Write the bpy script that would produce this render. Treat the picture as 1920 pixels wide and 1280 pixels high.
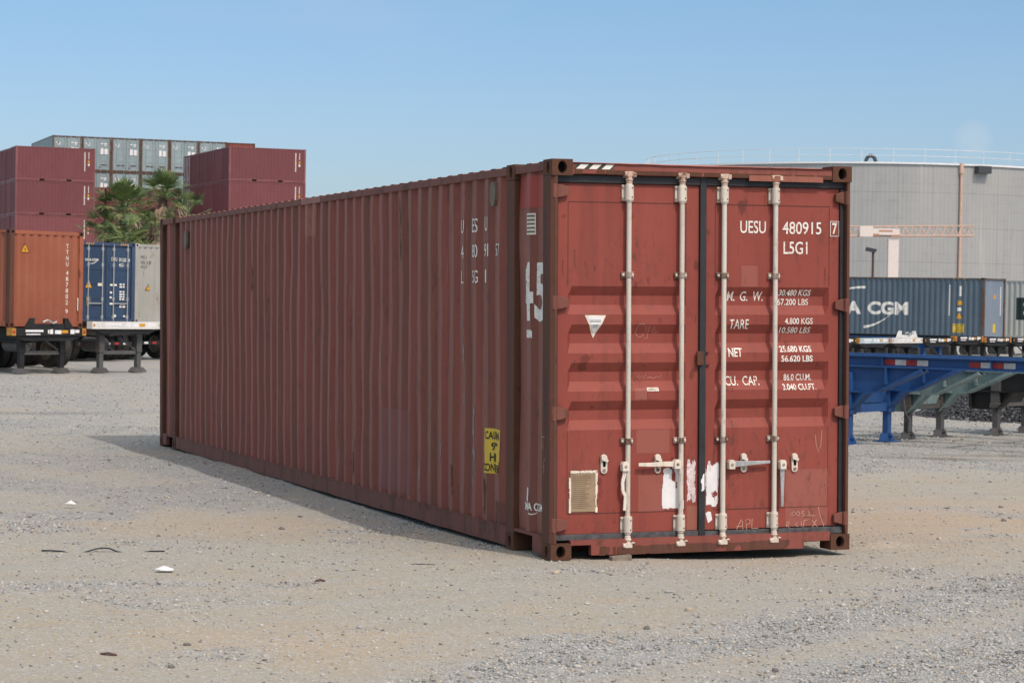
import bpy, bmesh, math, random
import numpy as np
from mathutils import Matrix, Vector

# ------------------------------------------------------------------ scene, camera, sky, sun
for o in list(bpy.data.objects):
    bpy.data.objects.remove(o)
SC = bpy.context.scene
COL = SC.collection
R = math.radians

cam_d = bpy.data.cameras.new('camera')
cam = bpy.data.objects.new('camera', cam_d)
COL.objects.link(cam)
SC.camera = cam
cam_d.sensor_width = 36.0
cam_d.lens = 80.29
cam_d.clip_start = 0.5
cam_d.clip_end = 9000
CAM_LOC = Vector((-6.043, -15.291, 1.870))
cr, cu, cf = Vector((0.93664, -0.34984, 0.01796)), Vector((-0.0108, 0.0231, 0.99967)), Vector((0.34986, 0.93657, -0.01787))
cr.normalize(); cu = (cu - cr * cu.dot(cr)).normalized(); cf = cu.cross(cr)
mw = Matrix.Identity(4)
for i in range(3):
    mw[i][0], mw[i][1], mw[i][2], mw[i][3] = cr[i], cu[i], -cf[i], CAM_LOC[i]
cam.matrix_world = mw
cam_d.dof.use_dof = True
cam_d.dof.focus_distance = 17.0
cam_d.dof.aperture_fstop = 11.0

TO_SUN = Vector((0.22, -1.0, 1.22)).normalized()
world = bpy.data.worlds.new('World')
SC.world = world
world.use_nodes = True
wt = world.node_tree
bg = wt.nodes['Background']
sky = wt.nodes.new('ShaderNodeTexSky')
sky.sky_type = 'NISHITA'
sky.sun_disc = False
sky.sun_elevation = math.asin(TO_SUN.z)
sky.sun_rotation = math.atan2(TO_SUN.x, TO_SUN.y)
sky.altitude = 0
sky.air_density = 1.0
sky.dust_density = 0.7
sky.ozone_density = 1.6
hs = wt.nodes.new('ShaderNodeHueSaturation')
hs.inputs['Saturation'].default_value = 1.12
wt.links.new(sky.outputs[0], hs.inputs['Color'])
# a few faint wisps of high cloud
wtc = wt.nodes.new('ShaderNodeTexCoord')
wmap = wt.nodes.new('ShaderNodeMapping'); wmap.inputs['Scale'].default_value = (5, 5, 16)
wn = wt.nodes.new('ShaderNodeTexNoise'); wn.inputs['Scale'].default_value = 1.0; wn.inputs['Detail'].default_value = 6
wr = wt.nodes.new('ShaderNodeValToRGB')
wr.color_ramp.elements[0].position = 0.52; wr.color_ramp.elements[0].color = (0, 0, 0, 1)
wr.color_ramp.elements[1].position = 0.80; wr.color_ramp.elements[1].color = (.22, .22, .22, 1)
wmx = wt.nodes.new('ShaderNodeMixRGB'); wmx.inputs[2].default_value = (4.0, 4.4, 5.0, 1)
wt.links.new(wtc.outputs['Generated'], wmap.inputs[0]); wt.links.new(wmap.outputs[0], wn.inputs[0])
wt.links.new(wn.outputs[0], wr.inputs[0]); wt.links.new(wr.outputs[0], wmx.inputs[0])
# sky tint: bluer and dimmer towards the horizon, boosted warm overhead to fill shadows
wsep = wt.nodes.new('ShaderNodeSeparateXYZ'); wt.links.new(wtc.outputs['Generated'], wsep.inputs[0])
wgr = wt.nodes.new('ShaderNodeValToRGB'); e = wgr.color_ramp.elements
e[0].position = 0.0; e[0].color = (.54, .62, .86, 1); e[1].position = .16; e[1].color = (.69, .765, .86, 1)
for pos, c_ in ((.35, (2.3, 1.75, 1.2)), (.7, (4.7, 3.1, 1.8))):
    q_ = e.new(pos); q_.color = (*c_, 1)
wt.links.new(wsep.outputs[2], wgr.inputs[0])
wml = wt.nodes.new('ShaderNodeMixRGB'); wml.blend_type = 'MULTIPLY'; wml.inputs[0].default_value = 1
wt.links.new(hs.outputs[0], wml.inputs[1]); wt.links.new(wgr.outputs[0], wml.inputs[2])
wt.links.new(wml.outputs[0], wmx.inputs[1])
wdp = wt.nodes.new('ShaderNodeVectorMath'); wdp.operation = 'DOT_PRODUCT'
pd = (cf + cr * ((1826 - 960) / 4282.2) - cu * ((262 - 640) / 4282.2)).normalized(); wdp.inputs[1].default_value = pd
wt.links.new(wtc.outputs['Generated'], wdp.inputs[0])
wmr = wt.nodes.new('ShaderNodeMapRange'); wmr.inputs[1].default_value = .99996; wmr.inputs[2].default_value = 1.0; wmr.inputs[3].default_value = 0; wmr.inputs[4].default_value = .42
wt.links.new(wdp.outputs['Value'], wmr.inputs[0])
wn2 = wt.nodes.new('ShaderNodeTexNoise'); wn2.inputs['Scale'].default_value = 90; wt.links.new(wtc.outputs['Generated'], wn2.inputs[0])
wm2 = wt.nodes.new('ShaderNodeMath'); wm2.operation = 'MULTIPLY'; wt.links.new(wmr.outputs[0], wm2.inputs[0]); wt.links.new(wn2.outputs[0], wm2.inputs[1])
wmx2 = wt.nodes.new('ShaderNodeMixRGB'); wmx2.inputs[2].default_value = (5.2, 5.3, 5.6, 1); wt.links.new(wm2.outputs[0], wmx2.inputs[0]); wt.links.new(wmx.outputs[0], wmx2.inputs[1])
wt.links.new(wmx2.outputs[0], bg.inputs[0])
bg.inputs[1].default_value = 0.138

sun_d = bpy.data.lights.new('sun', 'SUN')
sun_d.energy = 2.0
sun_d.angle = R(0.53)
sun_d.color = (1.0, 0.955, 0.89)
sun = bpy.data.objects.new('sun', sun_d)
COL.objects.link(sun)
sun.rotation_euler = (-TO_SUN).to_track_quat('-Z', 'Y').to_euler()

SC.view_settings.view_transform = 'Standard'
SC.view_settings.look = 'None'
SC.view_settings.exposure = 0.0
SC.view_settings.gamma = 1.0
SC.view_settings.use_curve_mapping = False

rng = np.random.default_rng(7)
random.seed(7)

# ------------------------------------------------------------------ noise
def _lat(ix, iy, seed):
    h = (ix.astype(np.int64) * 374761393 + iy.astype(np.int64) * 668265263 + seed * 974634277) & 0x7fffffff
    h = ((h ^ (h >> 13)) * 1274126177) & 0x7fffffff
    return ((h ^ (h >> 16)) & 0xffff) / 65535.0
def vnoise(x, y, seed=0):
    x = np.asarray(x, float); y = np.asarray(y, float)
    ix = np.floor(x); iy = np.floor(y); fx = x - ix; fy = y - iy
    fx = fx * fx * (3 - 2 * fx); fy = fy * fy * (3 - 2 * fy)
    a = _lat(ix, iy, seed); b = _lat(ix + 1, iy, seed); c = _lat(ix, iy + 1, seed); d = _lat(ix + 1, iy + 1, seed)
    return (a * (1 - fx) + b * fx) * (1 - fy) + (c * (1 - fx) + d * fx) * fy
def fbm(x, y, seed=0, oct=4):
    s = 0; a = .5; t = 0
    for k in range(oct):
        s = s + a * vnoise(np.asarray(x) * 2 ** k, np.asarray(y) * 2 ** k, seed + 17 * k); t += a; a *= .5
    return s / t
def sstep(a, b, x):
    t = np.clip((np.asarray(x, float) - a) / (b - a), 0, 1)
    return t * t * (3 - 2 * t)

# ------------------------------------------------------------------ materials
def new_mat(name):
    m = bpy.data.materials.new(name); m.use_nodes = True
    nt = m.node_tree
    return m, nt, nt.nodes['Principled BSDF']
def N(nt, t, **kw):
    n = nt.nodes.new(t)
    for k, v in kw.items():
        if k in n.inputs: n.inputs[k].default_value = v
        else: setattr(n, k, v)
    return n
def ramp(nt, src, p0, p1, c0=(0, 0, 0, 1), c1=(1, 1, 1, 1)):
    r = nt.nodes.new('ShaderNodeValToRGB')
    r.color_ramp.elements[0].position = p0; r.color_ramp.elements[0].color = c0
    r.color_ramp.elements[1].position = p1; r.color_ramp.elements[1].color = c1
    nt.links.new(src, r.inputs[0]); return r.outputs[0]
def mix(nt, f, a, b, mode='MIX', fs=None):
    n = nt.nodes.new('ShaderNodeMixRGB'); n.blend_type = mode
    for i, v in ((0, f), (1, a), (2, b)):
        if hasattr(v, 'is_linked') or isinstance(v, bpy.types.NodeSocket): nt.links.new(v, n.inputs[i])
        elif i == 0: n.inputs[0].default_value = v
        else: n.inputs[i].default_value = (*v, 1) if len(v) == 3 else v
    return n.outputs[0]
def noise(nt, vec, scale, detail=4, rough=.55):
    n = nt.nodes.new('ShaderNodeTexNoise'); n.inputs['Scale'].default_value = scale
    n.inputs['Detail'].default_value = detail; n.inputs['Roughness'].default_value = rough
    nt.links.new(vec, n.inputs['Vector']); return n.outputs[0]
def mapped(nt, vec, sc, loc=(0, 0, 0)):
    m = nt.nodes.new('ShaderNodeMapping'); m.inputs['Scale'].default_value = sc; m.inputs['Location'].default_value = loc
    nt.links.new(vec, m.inputs[0]); return m.outputs[0]

def paint(name, base, fade=None, dark=None, rust=0.25, rustcol=(.075, .032, .018), streak=.5, rough=.5, spots=.3, bump=.15, chip=0.0, chipcol=(.5, .45, .4), scale=1.0, rs=1.0, grime=0.0, band=None, rf=1.7, ridge=False):
    """weathered steel paint: faded clouds, run-down streaks, rust blooms, pits."""
    m, nt, p = new_mat(name)
    fade = fade or tuple(min(1, c * 1.25 + .02) for c in base)
    dark = dark or tuple(c * .6 for c in base)
    tc = N(nt, 'ShaderNodeTexCoord'); oi = N(nt, 'ShaderNodeObjectInfo')
    ad = N(nt, 'ShaderNodeVectorMath', operation='ADD')
    ml = N(nt, 'ShaderNodeMath', operation='MULTIPLY'); ml.inputs[1].default_value = 37.0
    nt.links.new(oi.outputs['Random'], ml.inputs[0])
    nt.links.new(tc.outputs['Object'], ad.inputs[0])
    if rs: nt.links.new(ml.outputs[0], ad.inputs[1])
    v = ad.outputs[0]
    if scale != 1: v = mapped(nt, v, (scale,) * 3)
    n1 = noise(nt, v, .9, 5, .6)
    c = mix(nt, ramp(nt, n1, .35, .72), base, fade)
    st = noise(nt, mapped(nt, v, (7, 7, .30)), 1.0, 6, .65)
    sm = N(nt, 'ShaderNodeMath', operation='MULTIPLY'); sm.inputs[1].default_value = streak
    nt.links.new(ramp(nt, st, .50, .72), sm.inputs[0])
    c = mix(nt, sm.outputs[0], c, dark)
    if spots:
        ns = noise(nt, mapped(nt, v, (9, 9, 6)), 1.0, 3, .5)
        sm2 = N(nt, 'ShaderNodeMath', operation='MULTIPLY'); sm2.inputs[1].default_value = spots
        nt.links.new(ramp(nt, ns, .66, .72), sm2.inputs[0])
        c = mix(nt, sm2.outputs[0], c, tuple(x * .3 for x in base))
    if band:
        bn = noise(nt, mapped(nt, v, (.3, 3.4, .10)), 1.0, 3, .6)
        c = mix(nt, ramp(nt, bn, .42, .60), c, band)
        sc_ = noise(nt, mapped(nt, v, (30, 30, 1.1)), 1.0, 4, .6)
        sm4 = N(nt, 'ShaderNodeMath', operation='MULTIPLY'); sm4.inputs[1].default_value = .40
        nt.links.new(ramp(nt, sc_, .66, .74), sm4.inputs[0])
        c = mix(nt, sm4.outputs[0], c, (.34, .25, .22))
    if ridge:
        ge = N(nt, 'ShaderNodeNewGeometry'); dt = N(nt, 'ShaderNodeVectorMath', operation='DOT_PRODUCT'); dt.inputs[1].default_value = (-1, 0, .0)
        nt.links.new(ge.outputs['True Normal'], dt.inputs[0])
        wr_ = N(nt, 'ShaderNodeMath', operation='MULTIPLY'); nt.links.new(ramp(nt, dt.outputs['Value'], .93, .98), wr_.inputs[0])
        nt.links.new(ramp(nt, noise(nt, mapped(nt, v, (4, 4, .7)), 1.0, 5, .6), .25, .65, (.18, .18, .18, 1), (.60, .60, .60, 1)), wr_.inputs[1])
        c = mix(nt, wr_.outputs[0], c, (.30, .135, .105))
    if grime:
        gm1 = ramp(nt, noise(nt, mapped(nt, v, (1.6, 1.6, 1.3), (3.1, 0, 7.7)), 1.0, 3, .5), .42, .62)
        gm2 = ramp(nt, noise(nt, mapped(nt, v, (17, 17, 6.5)), 1.0, 8, .78), .52, .66)
        gm3 = N(nt, 'ShaderNodeMath', operation='MULTIPLY'); nt.links.new(gm1, gm3.inputs[0]); nt.links.new(gm2, gm3.inputs[1])
        gm4 = N(nt, 'ShaderNodeMath', operation='MULTIPLY'); gm4.inputs[1].default_value = grime; nt.links.new(gm3.outputs[0], gm4.inputs[0])
        c = mix(nt, gm4.outputs[0], c, (.055, .030, .024))
    if rs:
        vv = N(nt, 'ShaderNodeMath', operation='MULTIPLY_ADD'); vv.inputs[1].default_value = .22; vv.inputs[2].default_value = .89
        nt.links.new(oi.outputs['Random'], vv.inputs[0])
        hv = N(nt, 'ShaderNodeHueSaturation'); nt.links.new(vv.outputs[0], hv.inputs['Value']); nt.links.new(c, hv.inputs['Color']); c = hv.outputs[0]
    hb = None
    if rust:
        rn = noise(nt, mapped(nt, v, (2.6, 2.6, 1.3)), 1.6, 8, .72)
        lo = .74 - .36 * rust
        rm = ramp(nt, rn, lo, lo + .10)
        rc = mix(nt, noise(nt, v, 14, 4), rustcol, tuple(min(1, q * rf) for q in rustcol))
        c = mix(nt, rm, c, rc); hb = rm
    if chip:
        cn = noise(nt, v, 26, 5, .7)
        c = mix(nt, ramp(nt, cn, .80 - .25 * chip, .83 - .25 * chip), c, chipcol)
    nt.links.new(c, p.inputs['Base Color'])
    rr = N(nt, 'ShaderNodeMath', operation='MULTIPLY_ADD'); rr.inputs[1].default_value = .25; rr.inputs[2].default_value = rough - .1
    nt.links.new(n1, rr.inputs[0]); nt.links.new(rr.outputs[0], p.inputs['Roughness'])
    p.inputs['Specular IOR Level'].default_value = .35
    if bump:
        b = N(nt, 'ShaderNodeBump', Strength=bump, Distance=.01)
        nt.links.new(noise(nt, v, 9, 6, .65), b.inputs['Height']); nt.links.new(b.outputs[0], p.inputs['Normal'])
    return m
def plain(name, col, rough=.6, metal=0.0, var=.12, scale=8.0, spec=.4):
    m, nt, p = new_mat(name)
    tc = N(nt, 'ShaderNodeTexCoord')
    n1 = noise(nt, tc.outputs['Object'], scale, 5, .6)
    c = mix(nt, ramp(nt, n1, .3, .7), tuple(x * (1 - var) for x in col), tuple(min(1, x * (1 + var)) for x in col))
    nt.links.new(c, p.inputs['Base Color']); p.inputs['Roughness'].default_value = rough
    p.inputs['Metallic'].default_value = metal; p.inputs['Specular IOR Level'].default_value = spec
    return m

M = {}
M['door_red'] = paint('door_red', (.236, .049, .036), (.28, .066, .049), (.14, .036, .028), rust=.26, streak=.55, spots=.55, rough=.62, rs=0, grime=.75)
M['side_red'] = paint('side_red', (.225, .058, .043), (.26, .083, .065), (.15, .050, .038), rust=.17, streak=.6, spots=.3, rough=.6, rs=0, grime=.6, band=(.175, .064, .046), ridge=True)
M['frame_red'] = paint('frame_red', (.17, .056, .042), (.20, .078, .06), (.09, .04, .03), rust=.62, streak=.7, spots=.4, rough=.65, rs=0, bump=.3)
M['post_rust'] = paint('post_rust', (.105, .040, .029), (.13, .053, .038), (.05, .026, .02), rust=.8, streak=.8, spots=.5, rough=.75, rs=0, bump=.4, chip=.12, chipcol=(.30, .13, .07))
M['header_red'] = paint('header_red', (.215, .055, .042), (.25, .08, .062), (.11, .035, .027), rust=.40, grime=.8, streak=.5, spots=.3, rough=.6, rs=0)
M['rust'] = paint('rust', (.065, .030, .022), (.098, .045, .032), (.04, .02, .014), rust=.9, streak=.6, spots=.5, rough=.85, rs=0, bump=.6)
M['roof_red'] = paint('roof_red', (.36, .13, .10), (.42, .17, .14), rust=.3, rough=.6, rs=0)
M['patch_red'] = paint('patch_red', (.275, .082, .064), (.295, .095, .076), (.22, .065, .05), rust=0.08, grime=.6, streak=.35, spots=.3, rough=.6, rs=0)
M['patch_bright'] = paint('patch_bright', (.31, .055, .042), (.33, .07, .055), rust=0.05, streak=.25, spots=.2, rs=0)
M['patch_orange'] = paint('patch_orange', (.28, .095, .062), (.30, .11, .08), rust=0.45, grime=.7, streak=.3, spots=.4, rs=0)
M['patch_dull'] = paint('patch_dull', (.20, .072, .062), (.22, .085, .075), rust=0.05, streak=.4, spots=.2, rs=0)
M['rust_run'] = plain('rust_run', (.13, .045, .032), .8, var=.4, scale=30)
M['seam'] = plain('seam', (.09, .03, .024), .7)
M['rubber'] = plain('rubber', (.022, .023, .028), .55, var=.3)
M['rubber_worn'] = plain('rubber_worn', (.07, .072, .078), .65, var=.55, scale=18)
M['rod'] = paint('rod', (.60, .55, .47), (.66, .63, .57), (.36, .29, .22), rust=.16, grime=.5, rustcol=(.12, .06, .035), streak=.5, spots=.12, rough=.42, rs=1, scale=1.5, chip=.08, chipcol=(.25, .10, .06))
M['hardware'] = paint('hardware', (.62, .56, .48), (.68, .63, .56), (.34, .25, .18), rust=.42, rustcol=(.13, .06, .035), streak=.4, spots=.3, rough=.5, rs=1, scale=3)
M['galv'] = plain('galv', (.46, .47, .47), .38, .5, .2, 20)
M['cam_pink'] = paint('cam_pink', (.50, .34, .27), (.60, .47, .38), (.2, .1, .07), rust=.55, rustcol=(.11, .05, .03), rs=1, scale=3)
M['bracket'] = paint('bracket', (.30, .24, .20), (.40, .33, .28), (.12, .07, .05), rust=.7, rustcol=(.08, .04, .025), rs=1, scale=3)
M['black'] = plain('black', (.006, .006, .006), .9, spec=.1)
M['white_mark'] = plain('white_mark', (.78, .76, .71), .6, var=.08)
mwm, nt, p = new_mat('worn_white'); tc = N(nt, 'ShaderNodeTexCoord')
cw = mix(nt, ramp(nt, noise(nt, tc.outputs['Object'], 55, 5, .7), .52, .60), (.76, .74, .69), (.46, .22, .17))
cw = mix(nt, ramp(nt, noise(nt, tc.outputs['Object'], 6, 3, .6), .38, .55), (.76, .74, .69), cw)
nt.links.new(cw, p.inputs['Base Color']); p.inputs['Roughness'].default_value = .6; M['worn_white'] = mwm
M['cream_mark'] = plain('cream_mark', (.72, .66, .56), .6, var=.2, scale=20)
M['chalk'] = plain('chalk', (.60, .40, .32), .9, var=.25, scale=60)
M['paper'] = plain('paper', (.74, .74, .76), .75, var=.08)
M['paper_scrubbed'] = plain('paper_scrubbed', (.62, .52, .53), .8, var=.35, scale=40)
M['tan_plate'] = plain('tan_plate', (.30, .22, .14), .5, var=.2, scale=10)
M['plate_ink'] = plain('plate_ink', (.20, .145, .09), .6)
M['yellow'] = paint('yellow_label', (.62, .42, .035), (.66, .47, .06), (.4, .28, .05), rust=0, streak=.3, spots=.2, rough=.5, rs=0)
M['ink'] = plain('ink', (.015, .015, .015), .6)
M['khaki'] = plain('khaki', (.13, .11, .08), .6, var=.3)
M['wood'] = plain('wood', (.22, .185, .15), .85, var=.3)
M['blue_mark'] = plain('blue_mark', (.08, .16, .45), .6)
M['red_mark'] = plain('red_mark', (.55, .03, .03), .5)
M['hazard_black'] = plain('hazard_black', (.05, .05, .04), .6, var=.3)

# yard containers
M['orange'] = paint('orange', (.285, .088, .048), (.315, .11, .066), (.19, .066, .042), rust=.12, streak=.35, spots=.2, rough=.6)
M['orange_frame'] = paint('orange_frame', (.27, .085, .045), (.33, .11, .065), (.11, .05, .032), rust=.5, streak=.5, rough=.65)
M['navy'] = paint('navy', (.026, .052, .105), (.034, .066, .125), (.018, .032, .065), rust=.08, streak=.3, spots=.1)
M['navy_frame'] = paint('navy_frame', (.03, .052, .11), None, None, rust=.4, streak=.4)
M['pale_grey'] = paint('pale_grey', (.37, .37, .34), (.43, .43, .40), (.25, .22, .18), rust=.42, rustcol=(.14, .07, .03), streak=.5, spots=.1)
M['maroon'] = paint('maroon', (.165, .050, .056), (.178, .060, .066), (.14, .044, .048), rust=0, streak=.2, spots=0, rough=.55, bump=0)
M['maroon_frame'] = paint('maroon_frame', (.17, .055, .06), None, None, rust=.06, streak=.2, spots=0, bump=0)
M['steel_blue'] = paint('steel_blue', (.24, .32, .345), (.30, .38, .40), (.16, .20, .215), rust=.18, rustcol=(.10, .055, .03), streak=.5, spots=.15, bump=0)
M['steel_frame'] = paint('steel_frame', (.10, .07, .055), (.19, .17, .15), (.05, .04, .035), rust=.75, streak=.5, bump=0)
M['slate_blue'] = paint('slate_blue', (.074, .110, .148), (.098, .138, .175), (.052, .074, .096), rust=.16, rustcol=(.08, .045, .03), streak=.45, spots=.1)
M['slate_frame'] = paint('slate_frame', (.07, .075, .08), None, None, rust=.75, rustcol=(.09, .04, .022), streak=.4)
M['slate_light'] = paint('slate_light', (.17, .215, .28), (.20, .25, .31), (.11, .13, .17), rust=.25, rustcol=(.11, .06, .035), streak=.4, spots=.1)
M['green_ink'] = plain('green_ink', (.012, .03, .03), .6)
M['amber'] = plain('amber', (.62, .30, .02), .4)
M['amber_dirty'] = plain('amber_dirty', (.42, .21, .035), .6, var=.4, scale=12)
M['chassis_black'] = plain('chassis_black', (.014, .014, .015), .6, var=.4, scale=3)
M['chassis_grey'] = paint('chassis_grey', (.075, .075, .075), None, None, rust=.5, rustcol=(.06, .04, .03), streak=.5)
M['chassis_white'] = paint('chassis_white', (.62, .62, .60), (.68, .68, .66), (.4, .37, .33), rust=.15, streak=.35)
M['plate_blue'] = paint('plate_blue', (.33, .42, .48), None, None, rust=.05)
M['royal_blue'] = paint('royal_blue', (.017, .072, .225), (.026, .092, .26), (.014, .042, .12), rust=.14, grime=.7, streak=.5, rough=.5)
M['teal'] = paint('teal', (.16, .235, .245), (.20, .28, .28), (.10, .125, .125), rust=.35, grime=.8, rustcol=(.10, .07, .05), streak=.5)
M['tyre'] = plain('tyre', (.035, .032, .030), .85, var=.35, scale=5)
M['rim'] = plain('rim', (.22, .20, .17), .6, var=.3)
M['tail_red'] = plain('tail_red', (.45, .03, .03), .3)
M['tape_red'] = plain('tape_red', (.30, .035, .035), .5, var=.3); M['tape_white'] = plain('tape_white', (.50, .50, .49), .6, var=.25)
M['salmon'] = plain('salmon', (.54, .37, .29), .6, var=.12, scale=2)
M['crane_white'] = plain('crane_white', (.70, .62, .58), .6, var=.06)
M['crane_brown'] = plain('crane_brown', (.42, .24, .16), .7)
M['pole_brown'] = plain('pole_brown', (.10, .05, .045), .6)
M['rail_white'] = plain('rail_white', (.70, .72, .74), .5)
M['rail_dull'] = plain('rail_dull', (.62, .64, .66), .5)
M['duct'] = plain('duct', (.05, .055, .065), .5)

# ------------------------------------------------------------------ mesh builder
class MB:
    def __init__(s): s.v = []; s.f = []; s.m = []
    def add(s, vs, fs, m=0):
        b = len(s.v); s.v += [tuple(map(float, p)) for p in vs]
        for f in fs: s.f.append(tuple(b + i for i in f)); s.m.append(m)
    def box(s, x0, x1, y0, y1, z0, z1, m=0):
        s.add([(x0, y0, z0), (x1, y0, z0), (x1, y1, z0), (x0, y1, z0), (x0, y0, z1), (x1, y0, z1), (x1, y1, z1), (x0, y1, z1)],
              [(0, 3, 2, 1), (4, 5, 6, 7), (0, 1, 5, 4), (1, 2, 6, 5), (2, 3, 7, 6), (3, 0, 4, 7)], m)
    def quad(s, a, b, c, d, m=0): s.add([a, b, c, d], [(0, 1, 2, 3)], m)
    def prism(s, pts, fn, h, m=0):
        """extrude a 2-D polygon: fn(u, v, w) -> xyz, w from 0 to h"""
        n = len(pts)
        s.add([fn(u, v, 0) for u, v in pts] + [fn(u, v, h) for u, v in pts],
              [tuple(range(n))[::-1], tuple(range(n, 2 * n))] + [(i, (i + 1) % n, n + (i + 1) % n, n + i) for i in range(n)], m)
    def cyl(s, p0, p1, r, n=12, m=0, r2=None, caps=True):
        p0, p1 = Vector(p0), Vector(p1); d = (p1 - p0).normalized()
        a = d.orthogonal().normalized(); b = d.cross(a); r2 = r if r2 is None else r2
        vs = []
        for p, q in ((p0, r), (p1, r2)):
            vs += [p + (a * math.cos(t * 2 * math.pi / n) + b * math.sin(t * 2 * math.pi / n)) * q for t in range(n)]
        fs = [(i, (i + 1) % n, n + (i + 1) % n, n + i) for i in range(n)]
        if caps: fs += [tuple(range(n))[::-1], tuple(range(n, 2 * n))]
        s.add(vs, fs, m)
    def tube(s, pts, r, n=8, m=0):
        for a, b in zip(pts[:-1], pts[1:]): s.cyl(a, b, r, n, m)
    def lathe(s, prof, c, axis, n=20, m=0):
        """prof: (radius, offset along axis)"""
        c = Vector(c); d = Vector(axis).normalized(); a = d.orthogonal().normalized(); b = d.cross(a)
        vs = []
        for rr, o in prof:
            vs += [c + d * o + (a * math.cos(t * 2 * math.pi / n) + b * math.sin(t * 2 * math.pi / n)) * rr for t in range(n)]
        fs = []
        for k in range(len(prof) - 1):
            for i in range(n):
                j = (i + 1) % n; fs.append((k * n + i, k * n + j, (k + 1) * n + j, (k + 1) * n + i))
        s.add(vs, fs, m)
    def holed(s, c, u, v, nrm, hu, hv, ru, rv, dep, m=0, mi=1):
        """rectangular face with an oval opening that leads into the dark inside"""
        c, u, v, nrm = Vector(c), Vector(u), Vector(v), Vector(nrm); n = 20
        out, inn, back = [], [], []
        for i in range(n):
            t = 2 * math.pi * (i + .5) / n; ct, st = math.cos(t), math.sin(t)
            k = 1 / max(abs(ct), abs(st))
            out.append(c + u * ct * k * hu + v * st * k * hv)
            p = c + u * ct * ru + v * st * rv
            inn.append(p); back.append(p - nrm * dep)
        fs = [(i, (i + 1) % n, n + (i + 1) % n, n + i) for i in range(n)]
        s.add(out + inn, fs, m)
        s.add(inn + back, fs, m)
        s.add(back, [tuple(range(n))], mi)
    def mesh(s, name):
        me = bpy.data.meshes.new(name); me.from_pydata(s.v, [], s.f); me.update()
        return me
    def build(s, name, mats, parent=None, bevel=0, smooth=False):
        me = s.mesh(name)
        mats = mats if isinstance(mats, (list, tuple)) else [mats]
        for q in mats: me.materials.append(q)
        me.polygons.foreach_set('material_index', np.array(s.m, dtype=np.int32))
        bm = bmesh.new(); bm.from_mesh(me); bmesh.ops.recalc_face_normals(bm, faces=bm.faces); bm.to_mesh(me); bm.free()
        if smooth: me.polygons.foreach_set('use_smooth', np.ones(len(me.polygons), dtype=bool))
        o = bpy.data.objects.new(name, me); COL.objects.link(o)
        if parent is not None: o.parent = parent
        if bevel:
            b = o.modifiers.new('bevel', 'BEVEL'); b.width = bevel; b.segments = 2; b.limit_method = 'ANGLE'; b.angle_limit = R(50)
        return o

def tag(o, label=None, cat=None, group=None, kind=None):
    if label: o['label'] = label
    if cat: o['category'] = cat
    if group: o['group'] = group
    if kind: o['kind'] = kind
    return o
def empty(name, loc=(0, 0, 0), yaw=0.0, label=None, cat=None, group=None):
    o = bpy.data.objects.new(name, None); COL.objects.link(o); o.empty_display_size = .2
    o.location = loc; o.rotation_euler = (0, 0, yaw)
    return tag(o, label, cat, group)
def copy_tree(o, parent=None):
    c = o.copy(); COL.objects.link(c); c.parent = parent
    for ch in list(o.children): copy_tree(ch, c)
    return c

# ------------------------------------------------------------------ lettering
def text_bm(txt, x0, x1, z0, z1, bold=0.0):
    """flat lettering in 2-D that fills the box (x0..x1, z0..z1); x1 < x0 mirrors the reading direction for a wall seen from its far side"""
    cu_ = bpy.data.curves.new('lettering', 'FONT'); cu_.body = txt; cu_.size = 1; cu_.offset = bold; cu_.resolution_u = 4
    ob = bpy.data.objects.new('lettering', cu_); COL.objects.link(ob)
    dg = bpy.context.evaluated_depsgraph_get()
    me = bpy.data.meshes.new_from_object(ob.evaluated_get(dg))
    bpy.data.objects.remove(ob); bpy.data.curves.remove(cu_)
    bm = bmesh.new(); bm.from_mesh(me); bpy.data.meshes.remove(me)
    xs = [v.co.x for v in bm.verts]; ys = [v.co.y for v in bm.verts]
    a, b, c, d = min(xs), max(xs), min(ys), max(ys)
    for v in bm.verts:
        v.co = Vector((x0 + (v.co.x - a) / (b - a) * (x1 - x0), z0 + (v.co.y - c) / (d - c) * (z1 - z0), 0))
    return bm
def poly_bm(polys):
    bm = bmesh.new()
    for p in polys: bm.faces.new([bm.verts.new((u, v, 0)) for u, v in p])
    return bm
def stroke_bm(lines, w):
    """hand-drawn strokes: each polyline becomes a ribbon of uneven width"""
    bm = bmesh.new()
    for ln in lines:
        prev = None
        for i, p in enumerate(ln):
            q = Vector(p)
            d = (Vector(ln[min(i + 1, len(ln) - 1)]) - Vector(ln[max(i - 1, 0)])).normalized()
            n = Vector((-d.y, d.x)) * w * .5 * random.uniform(.6, 1.2)
            a = bm.verts.new((*(q + n), 0)); b = bm.verts.new((*(q - n), 0))
            if prev: bm.faces.new((prev[0], prev[1], b, a))
            prev = (a, b)
    return bm
def torn_bm(x0, x1, z0, z1, cell, seed, keep=.5, edge=.12, sc=14):
    """a torn sheet: cells of a fine grid that survive a noise test, ragged at the border"""
    bm = bmesh.new(); nx = max(2, int((x1 - x0) / cell)); nz = max(2, int((z1 - z0) / cell))
    gx = np.linspace(x0, x1, nx + 1); gz = np.linspace(z0, z1, nz + 1)
    vs = {}
    for i in range(nx):
        for j in range(nz):
            u, w = (i + .5) / nx, (j + .5) / nz
            e = min(u, 1 - u, w, 1 - w)
            n = float(fbm(gx[i] * sc * 3, gz[j] * sc, seed, 4)); 
            if n + min(e / edge, 1) * .35 < 1 - keep: continue
            ids = []
            for a, b in ((i, j), (i + 1, j), (i + 1, j + 1), (i, j + 1)):
                if (a, b) not in vs: vs[(a, b)] = bm.verts.new((gx[a], gz[b], 0))
                ids.append(vs[(a, b)])
            bm.faces.new(ids)
    return bm
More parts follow.
